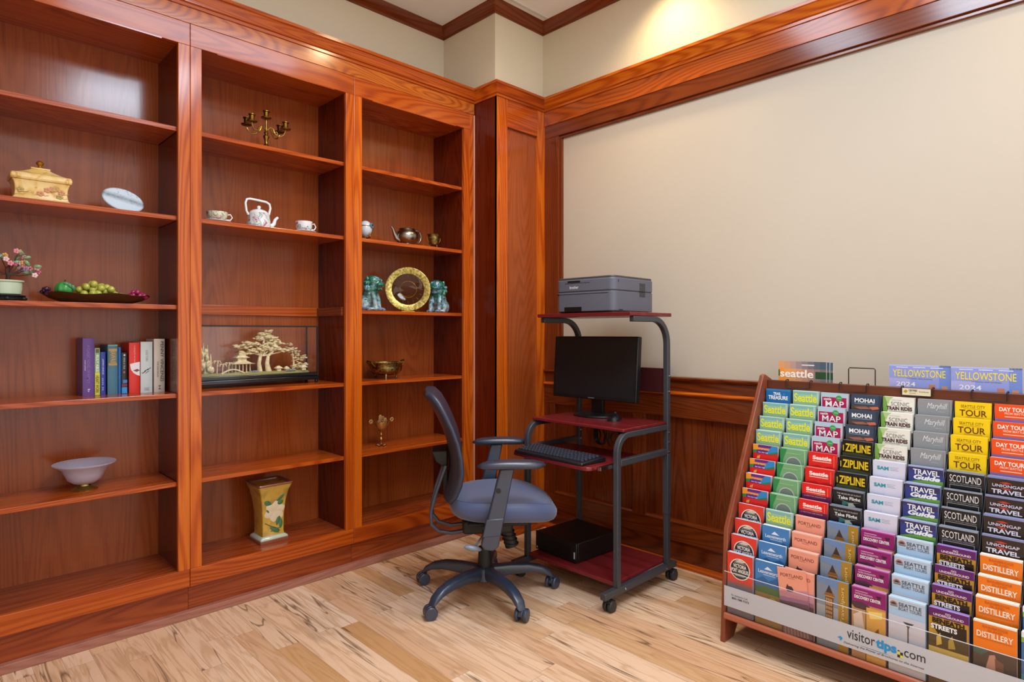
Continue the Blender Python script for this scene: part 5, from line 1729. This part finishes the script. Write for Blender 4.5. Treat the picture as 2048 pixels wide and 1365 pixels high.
for c, ry, rz, n in (((cx_, 1.335, 1.10), .018, .016, 18), ((cx_, 1.355, 1.075), .026, .020, 30), ((cx_, 1.37, 1.045), .028, .022, 30), ((cx_, 1.395, 1.05), .02, .012, 14), ((cx_, 1.385, 1.01), .034, .014, 26), ((cx_, 1.36, 1.0), .02, .012, 16)):
    foliage(bm, c, ry, rz, n, s=.006)
tube(bm, [(cx_, 1.345, zb + .01), (cx_, 1.350, zb + .05), (cx_, 1.342, zb + .11)], .005, 7, taper=[1.3, 1, .5])
part('shrub_tree', bm, CORK, t, sharp=80)
bm = B()
for y_, s_ in ((1.265, .8), (1.305, .6), (1.39, .8)):
    box(bm, cx_ + .010, cx_ + .028, y_ - .012 * s_, y_ + .012 * s_, zb + .010, zb + .010 + .018 * s_)
    loops(bm, [[(cx_ + .019 + q * cx2 * .8, y_ + q * cy2, zb + .010 + .018 * s_ + dz_) for cx2, cy2 in ((-1, -1), (1, -1), (1, 1), (-1, 1))] for q, dz_ in ((.022 * s_, .0), (.012 * s_, .008), (.006 * s_, .012))])
part('small_house', bm, CORK2, t, False)
bm = B()
for i in range(14):
    ball(bm, (cx_ + .028 + random.uniform(-.006, .006), random.choice((1.12, 1.15, 1.29, 1.31, 1.33)) + random.uniform(-.018, .018), zb + .014), (.006, .008, .006), 8, 5)
part('stone', bm, plain('#7a8688', .5), t)

# --- square vase
VX0, VX1, VY0, VY1, VZ = -2.932, -2.800, 1.140, 1.274, .203
vx, vy = (VX0 + VX1) / 2, (VY0 + VY1) / 2
t = thing('vase', 'square flared pottery vase with a white magnolia on yellow', 'vase', (vx, vy, VZ), 0)
VAS = spotted('vase_yellow_glaze', [(0.3, '#b08a34'), (0.5, '#c49a3c'), (0.7, '#8f7434')], 14, .2, coat=.4).m
VBR = plain('#8a4e3a', .25, coat=.4)
bm = B()
rloft(bm, [(.030, .052, .052), (.045, .050, .050), (.120, .051, .051), (.190, .058, .058), (.235, .068, .068), (.262, .079, .079)], vx, vy, VZ, 0, .12)
part('body', bm, VAS, t, sharp=50)
bm = B()
lev = [(.262, .079), (.268, .082), (.272, .080), (.268, .070), (.225, .058), (.12, .046), (.05, .044)]
loops(bm, [[(vx + px_, vy + py_, VZ + z) for px_, py_ in rrect(a, a, a * .12, 3, rear=a * .12)] for z, a in lev], cap=False)
part('rim', bm, VBR, t, sharp=50)
bm = B(); rloft(bm, [(0, .066, .067), (.014, .067, .068), (.016, .065, .066)], vx, vy, VZ, 0, .1); part('foot', bm, VBR, t, bev=.002)
bm = B(); rloft(bm, [(.016, .064, .065), (.022, .063, .064), (.030, .053, .053)], vx, vy, VZ, 0, .1); part('foot_band', bm, plain('#aab4a6', .2, coat=.4), t, sharp=50)


def on_front(y, z):       # follows the flare of the +x face
    a = .0
    for (z0, h0), (z1, h1) in zip([(.030, .052), (.045, .050), (.120, .051), (.190, .058), (.235, .068), (.262, .079)], [(.045, .050), (.120, .051), (.190, .058), (.235, .068), (.262, .079), (.3, .09)]):
        if z0 <= z <= z1:
            a = h0 + (h1 - h0) * (z - z0) / (z1 - z0)
    return Vector((vx + a + .0006, vy + y, VZ + z))


def petal(bm, c, ang, l_, w_, mi=0):
    ca, sa = cos(ang), sin(ang)
    pts = []
    for i in range(14):
        q = 2 * PI * i / 14
        u = l_ * (.5 + .5 * cos(q)); v = w_ * sin(q) * (.55 + .45 * sin(PI * (.5 + .5 * cos(q)) * .9))
        pts.append((c[0] + u * ca - v * sa, c[1] + u * sa + v * ca))
    mid = on_front(sum(p[0] for p in pts) / 14, sum(p[1] for p in pts) / 14) + Vector((.0030, 0, 0))
    mv = bm.verts.new(mid)
    vs = [bm.verts.new(on_front(*p)) for p in pts]
    for i in range(14):
        bm.faces.new((mv, vs[i], vs[(i + 1) % 14])).material_index = mi


bm = B()
for i, a in enumerate((80, 140, 200, 265, 320, 20)):
    petal(bm, (.004, .140), math.radians(a), .050, .020)
part('magnolia', bm, plain('#d2bfa0', .3, coat=.3), t)
bm = B()
for c, a, l_, w_ in (((-.012, .172), 150, .040, .012), ((.006, .170), 20, .040, .012), ((.010, .185), 40, .045, .008), ((.030, .130), -105, .060, .011), ((-.018, .070), -35, .055, .010), ((.036, .10), -95, .045, .009), ((-.015, .050), 10, .045, .006), ((-.034, .155), -60, .03, .006)):
    petal(bm, c, math.radians(a), l_, w_)
part('leaf', bm, plain('#3f6a44', .3, coat=.3), t)
bm = B(); tube(bm, [on_front(-.040, .092), on_front(-.015, .075), on_front(.012, .062), on_front(.03, .045)], .0018, 6); part('stem', bm, plain('#4a5a30', .4), t)

# --- right bookcase: egg, pewter teapot, brass cup
EX, EY, EZ = -2.82, 1.692, 1.643
t = thing('porcelain_egg', 'white and blue porcelain egg on gold legs, half hidden by the bookcase stile', 'ornament', (EX, EY, EZ), 0)
bm = B(); rings = []
for j in range(1, 16):
    th = PI * j / 16
    rings.append([(EX + .034 * sin(th) * cos(a), EY + .034 * sin(th) * sin(a), EZ + .064 - .042 * cos(th) * (1.0 if cos(th) > 0 else .98)) for a in [2 * PI * i / 28 for i in range(28)]])
loops(bm, rings); part('shell', bm, plain('#c9d2da', .12, coat=.4), t, sharp=80)
bm = B()
tube(bm, [(EX + .0345 * cos(a), EY + .0345 * sin(a), EZ + .076) for a in [2 * PI * i / 30 for i in range(31)]], .0018, 6); part('band', bm, GOLD, t)
bm = B(); cyl(bm, (EX + .029, EY + .016, EZ + .078), (EX + .034, EY + .019, EZ + .079), .013, n=20); part('medallion', bm, plain('#5f8aa4', .2), t)
bm = B(); cyl(bm, (EX + .034, EY + .019, EZ + .079), (EX + .036, EY + .020, EZ + .0793), .006, n=14); part('medallion_center', bm, plain('#1f3a54', .2), t)
bm = B()
for a in (0.3, 2.4, 4.5):
    tube(bm, [(EX + .028 * cos(a), EY + .028 * sin(a), EZ + .040), (EX + .030 * cos(a), EY + .030 * sin(a), EZ + .022), (EX + .020 * cos(a), EY + .020 * sin(a), EZ + .012), (EX + .026 * cos(a), EY + .026 * sin(a), EZ + .003)], .0030, 8)
tube(bm, [(EX + .024 * cos(a), EY + .024 * sin(a), EZ + .018) for a in [2 * PI * i / 20 for i in range(21)]], .002, 6)
tube(bm, [(EX + .01, EY + .033, EZ + .072), (EX + .01, EY + .042, EZ + .080), (EX + .01, EY + .040, EZ + .060), (EX + .01, EY + .030, EZ + .036)], .0022, 6)
part('stand', bm, BRASS, t)

WX, WY, WZ = -2.825, 1.952, 1.643
t = thing('pewter_teapot', 'dark pewter teapot with a slender spout and no lid', 'teapot', (WX, WY, WZ), 0)
bm = B(); lathe(bm, [(r_ * 1.13, z_ * 1.06) for r_, z_ in [(.030, 0), (.032, .003), (.028, .007), (.042, .014), (.056, .032), (.059, .050), (.053, .068), (.040, .078), (.037, .084), (.040, .087), (.035, .087), (.034, .080), (.046, .066), (.05, .05), (.03, .015), (0, .012)]], (WX, WY, WZ), 36, cap=False); part('body', bm, PEWTER, t, sharp=70)
bm = B(); tube(bm, [(WX, WY - .048, WZ + .028), (WX, WY - .070, WZ + .036), (WX, WY - .082, WZ + .062), (WX, WY - .090, WZ + .084), (WX, WY - .102, WZ + .096)], .012, 12, taper=[1.3, 1.05, .75, .55, .45]); part('spout', bm, PEWTER, t, sharp=80)
bm = B(); tube(bm, [(WX, WY + .040, WZ + .076), (WX, WY + .060, WZ + .090), (WX, WY + .082, WZ + .086), (WX, WY + .094, WZ + .062), (WX, WY + .090, WZ + .036), (WX, WY + .074, WZ + .020), (WX, WY + .055, WZ + .026)], .0055, 10, taper=[1, 1.2, 1.2, 1, 1, .9, .8]); part('handle', bm, plain('#8a847e', .25, 1.0), t, sharp=80)

QX, QY, QZ = -2.82, 2.130, 1.643
ENGB = spotted('engraved_brass', [(0.3, '#4e4020'), (0.52, '#94804a'), (0.7, '#c4b078')], 70, .35, 1.0, 3.0)
ENGB.bump(ENGB.noise(None, 60, 2), .4, .002)
ENGB = ENGB.m
t = thing('brass_cup', 'small engraved brass cup on three legs beside the pewter teapot', 'cup', (QX, QY, QZ), 0)
bm = B(); lathe(bm, [(r_ * 1.05, z_ * 1.2) for r_, z_ in [(.0, .014), (.020, .015), (.026, .022), (.030, .050), (.034, .066), (.036, .068), (.030, .066), (.024, .024), (0, .02)]], (QX, QY, QZ), 26, cap=False); part('bowl', bm, ENGB, t, sharp=70)
bm = B()
for a in (.2, 2.3, 4.4):
    tube(bm, [(QX + .022 * cos(a), QY + .022 * sin(a), QZ + .020), (QX + .025 * cos(a), QY + .025 * sin(a), QZ + .010), (QX + .022 * cos(a), QY + .022 * sin(a), QZ + .002)], .003, 8)
part('legs', bm, BRASS, t)
for s_ in (-1, 1):
    bm = B(); tube(bm, [(QX, QY + s_ * .032, QZ + .060), (QX, QY + s_ * .046, QZ + .064), (QX, QY + s_ * .044, QZ + .046), (QX, QY + s_ * .030, QZ + .034)], .0024, 8); part('handle', bm, BRASS, t)

# --- glazed guardian lions
kg = NT('green_blue_glaze')
tc = kg.n('ShaderNodeTexCoord'); sp = kg.n('ShaderNodeSeparateXYZ'); kg.l(tc.outputs['Object'], sp.inputs[0])
n1 = kg.noise(tc.outputs['Object'], 24, 3.0, .6, .8)
n2 = kg.noise(tc.outputs['Object'], 46, 2.0)
cA = kg.ramp(n1, [(0.30, '#0c4a44'), (0.42, '#1f7a62'), (0.50, '#0a2a2a'), (0.56, '#4fa08a'), (0.61, '#26489a'), (0.66, '#c4d0d2'), (0.74, '#5a7a3a')])
cB = kg.ramp(n2, [(0.35, '#cfd6da'), (0.5, '#a9c0cc'), (0.58, '#4a5fae'), (0.7, '#c4bca8')])
low_ = kg.math('SUBTRACT', 1.0, kg.math('MULTIPLY', kg.math('ADD', sp.outputs['Z'], kg.math('MULTIPLY', n2, .07)), 7.0))
low_ = kg.math('MAXIMUM', kg.math('MINIMUM', low_, 1.0), 0.0)
kg.l(kg.mix(low_, cA, cB), kg.b.inputs['Base Color'])
kg.b.inputs['Roughness'].default_value = .12; kg.b.inputs['Coat Weight'].default_value = .6
GLAZE = kg.m


def lion(y, rz, label, mirror=1):
    """seated guardian lion, local +y forward"""
    t = thing('lion_figurine', label, 'figurine', (-2.835, y, 1.281), rz, 'glazed lion figurines')
    bm = B()
    X = mirror
    bl = lambda c, r, rot=None: ball(bm, (c[0] * X, c[1], c[2]), r, 16, 10, rot=rot)
    bl((0, -.030, .048), (.042, .046, .046))                  # haunch mass
    bl((0, .000, .085), (.036, .034, .052))                   # chest
    bl((0, .012, .118), (.038, .034, .034))                   # mane ruff
    for s_ in (-1, 1):
        bl((s_ * .034, -.022, .034), (.018, .034, .034))      # thigh
        bl((s_ * .036, .014, .010), (.013, .022, .010))       # hind paw
        tube(bm, [(s_ * .022, .022, .095), (s_ * .025, .036, .055), (s_ * .024, .040, .012)], .012, 12, taper=[1.2, 1, .9])
        bl((s_ * .024, .050, .010), (.013, .020, .010))       # front paw
        for k_ in range(3):
            ball(bm, (s_ * .024 + (k_ - 1) * .008, .066, .008), (.0045, .007, .007), 8, 6)
        bl((s_ * .032, .000, .168), (.009, .007, .014))       # ear
        bl((s_ * .015, .050, .162), (.011, .009, .008))       # brow
        bl((s_ * .017, .052, .150), (.007, .006, .006))       # eye
    bl((0, .018, .152), (.042, .040, .036))                   # skull
    bl((0, .052, .138), (.031, .024, .015))                   # upper muzzle
    bl((0, .046, .114), (.021, .018, .008))                   # lower jaw
    bl((0, .070, .144), (.009, .006, .006))                   # nose
    for a in range(10):                                       # curls of the mane
        q = 2 * PI * a / 10
        bl((.042 * sin(q), -.004, .132 + .036 * cos(q)), (.012, .014, .012))
        bl((.036 * sin(q + .3), .006, .106 + .030 * cos(q + .3)), (.010, .011, .010))
    for k_, (yy, zz, r_) in enumerate(((-.066, .060, .016), (-.074, .084, .017), (-.072, .108, .013), (-.066, .126, .008))):
        bl((0, yy, zz), (r_, r_ * .9, r_ * 1.1))              # upright curled tail
    for v in bm.verts:
        v.co.x *= 1.08; v.co.y *= 1.05
    m_ = blob(bm, .0026, 3)
    part('body', m_, GLAZE, t, local=True, sharp=80)
    for s_ in (-1, 1):
        bm = B(); ball(bm, (s_ * .018, .0585, .151), .0042, 10, 7); part('eye', bm, plain('#14140f', .1), t, local=True)
    bm = B(); ball(bm, (0, .052, .1255), (.019, .015, .0045), 12, 6); part('mouth', bm, plain('#8a4a2a', .3), t, local=True)
    return t


lion(1.726, math.radians(-52), 'green and blue glazed lion figurine left of the gold plate')
lion(2.172, math.radians(-152), 'green and blue glazed lion figurine right of the gold plate', -1)

# --- gold rimmed glass plate on a stand
t = thing('gold_rim_plate', 'round clear plate with a wide gold rim on a wire stand', 'plate', (-2.845, 1.966, 1.281), 0)
Mg = Matrix.Translation((-2.835, 1.966, 1.281 + .126)) @ Matrix.Rotation(math.radians(-33), 4, 'Z') @ Matrix.Rotation(math.radians(-9), 4, 'Y') @ Matrix.Rotation(math.radians(90), 4, 'Y')
PLG = pane('plate_glass', '#d8c8b0')
bm = B(); lathe(bm, [(.0, -.004), (.045, -.004), (.058, -.001), (.088, .001), (.088, .003), (.058, .0012), (.045, -.0015), (.0, -.0015)], (0, 0, 0), 56, cap=False); bm.transform(Mg); part('glass_center', bm, PLG, t, sharp=60)
bm = B(); lathe(bm, [(.088, .0008), (.121, .0065), (.1225, .0085), (.120, .0088), (.088, .0032)], (0, 0, 0), 64, cap=False); bm.transform(Mg)
kgold = spotted('etched_gold', [(0.35, '#6e5a28'), (0.6, '#9a8448'), (0.75, '#b29e66')], 90, .3, 1.0, 2.0).m
part('gold_rim', bm, kgold, t, sharp=70)
bm = B(); tube(bm, [(.046 * cos(a), .046 * sin(a), -.0008) for a in [2 * PI * i / 48 for i in range(49)]], .0016, 6)
for a in range(16):
    q = 2 * PI * a / 16
    tube(bm, [(.066 * cos(q), .066 * sin(q), .0012), (.080 * cos(q), .080 * sin(q), .0022)], .0011, 5)
bm.transform(Mg); part('gold_pattern', bm, GOLD, t)
bm = B()
RZm = Matrix.Translation((-2.835, 1.966, 1.281)) @ Matrix.Rotation(math.radians(-33), 4, 'Z')
for s_ in (-1, 1):
    tube(bm, [RZm @ Vector(p) for p in ((.030, s_ * .038, .022), (.034, s_ * .038, .012), (.024, s_ * .038, .003), (-.05, s_ * .038, .003), (-.030, s_ * .020, .09))], .0022, 8)
tube(bm, [RZm @ Vector(p) for p in ((.024, -.038, .003), (.024, .038, .003))], .0022, 8)
tube(bm, [RZm @ Vector(p) for p in ((-.030, -.020, .09), (-.030, .020, .09))], .0022, 8)
part('wire_stand', bm, BRASS, t)

# --- engraved brass bowl with handles
HX, HY, HZ = -2.862, 1.842, .922
t = thing('brass_bowl', 'engraved brass bowl with two handles and small feet', 'bowl', (HX, HY, HZ), 0)
bm = B(); lathe(bm, [(.0, .018), (.045, .019), (.068, .026), (.084, .042), (.088, .060), (.087, .080), (.092, .084), (.092, .088), (.086, .087), (.082, .062), (.07, .035), (0, .028)], (HX, HY, HZ), 44, cap=False); part('bowl', bm, ENGB, t, sharp=60)
bm = B()
for i in range(44):
    a = 2 * PI * i / 44
    ball(bm, (HX + .092 * cos(a), HY + .092 * sin(a), HZ + .087), .0032, 8, 5)
part('beaded_rim', bm, BRASS, t)
for a in (-.57, 1.52, 3.62):
    bm = B(); tube(bm, [(HX + .060 * cos(a), HY + .060 * sin(a), HZ + .028), (HX + .066 * cos(a), HY + .066 * sin(a), HZ + .014), (HX + .062 * cos(a), HY + .062 * sin(a), HZ + .003)], .006, 10, taper=[1.3, .7, 1.2]); part('foot', bm, plain('#b4a488', .25, 1.0), t)
for s_ in (-1, 1):
    bm = B(); tube(bm, [(HX - .025, HY + s_ * .082, HZ + .066), (HX - .022, HY + s_ * .104, HZ + .090), (HX, HY + s_ * .114, HZ + .097), (HX + .022, HY + s_ * .104, HZ + .090), (HX + .025, HY + s_ * .082, HZ + .066)], .0038, 8); part('handle', bm, BRASS, t)

# --- amber glass goblet with flower arms
LX, LY, LZ = -2.872, 1.818, .562
AMB = plain('#c08a48', .15, .5, name='amber_gold')
t = thing('flower_goblet', 'small amber glass goblet with flower arms and gold trim', 'goblet', (LX, LY, LZ), 0)
bm = B(); lathe(bm, [(.0, .080), (.010, .082), (.022, .094), (.030, .112), (.033, .128), (.030, .128), (.020, .098), (.0, .088)], (LX, LY, LZ), 24, cap=False); part('cup', bm, AMB, t, sharp=80)
bm = B(); lathe(bm, [(.005, .008), (.004, .020), (.010, .034), (.004, .046), (.009, .058), (.004, .070), (.010, .081)], (LX, LY, LZ), 16); part('stem', bm, plain('#a06a34', .2, .6), t)
bm = B()
for p in range(6):
    a = 2 * PI * p / 6
    ball(bm, (LX + .018 * cos(a), LY + .018 * sin(a), LZ + .005), (.013, .008, .005), 10, 6, rot=Matrix.Rotation(a, 3, 'Z'))
ball(bm, (LX, LY, LZ + .008), .007, 10, 6)
part('flower_foot', bm, plain('#8a5a30', .2, .6), t)
for s_ in (-1, 1):
    bm = B(); tube(bm, [(LX, LY + s_ * .006, LZ + .075), (LX, LY + s_ * .030, LZ + .096), (LX, LY + s_ * .046, LZ + .118), (LX, LY + s_ * .062, LZ + .128)], .0022, 7); ar_ = part('arm', bm, plain('#8a5a30', .2, .6), t)
    bm = B()
    for p in range(6):
        a = 2 * PI * p / 6
        ball(bm, (LX + .006, LY + s_ * .065 + .008 * cos(a), LZ + .134 + .008 * sin(a)), (.003, .006, .006), 8, 5)
    part('flower', bm, plain('#b8864e', .2, .5), ar_)
for k_, (dy, dz_) in enumerate(((-.014, .145), (.004, .150), (.018, .140), (-.004, .132), (.012, .128), (-.02, .130), (-.012, .158), (.024, .128))):
    bm = B()
    for p in range(5):
        a = 2 * PI * p / 5 + k_
        ball(bm, (LX + .012, LY + dy + .006 * cos(a), LZ + dz_ + .006 * sin(a)), (.003, .0045, .0045), 8, 5)
    ball(bm, (LX + .015, LY + dy, LZ + dz_), .003, 8, 5)
    tube(bm, [(LX + .012, LY + dy, LZ + dz_), (LX, LY + dy * .3, LZ + .10)], .0012, 5)
    part('flower', bm, plain(('#b08a4a', '#a87a5a', '#c49a54', '#94683c')[k_ % 4], .25, .5), t)
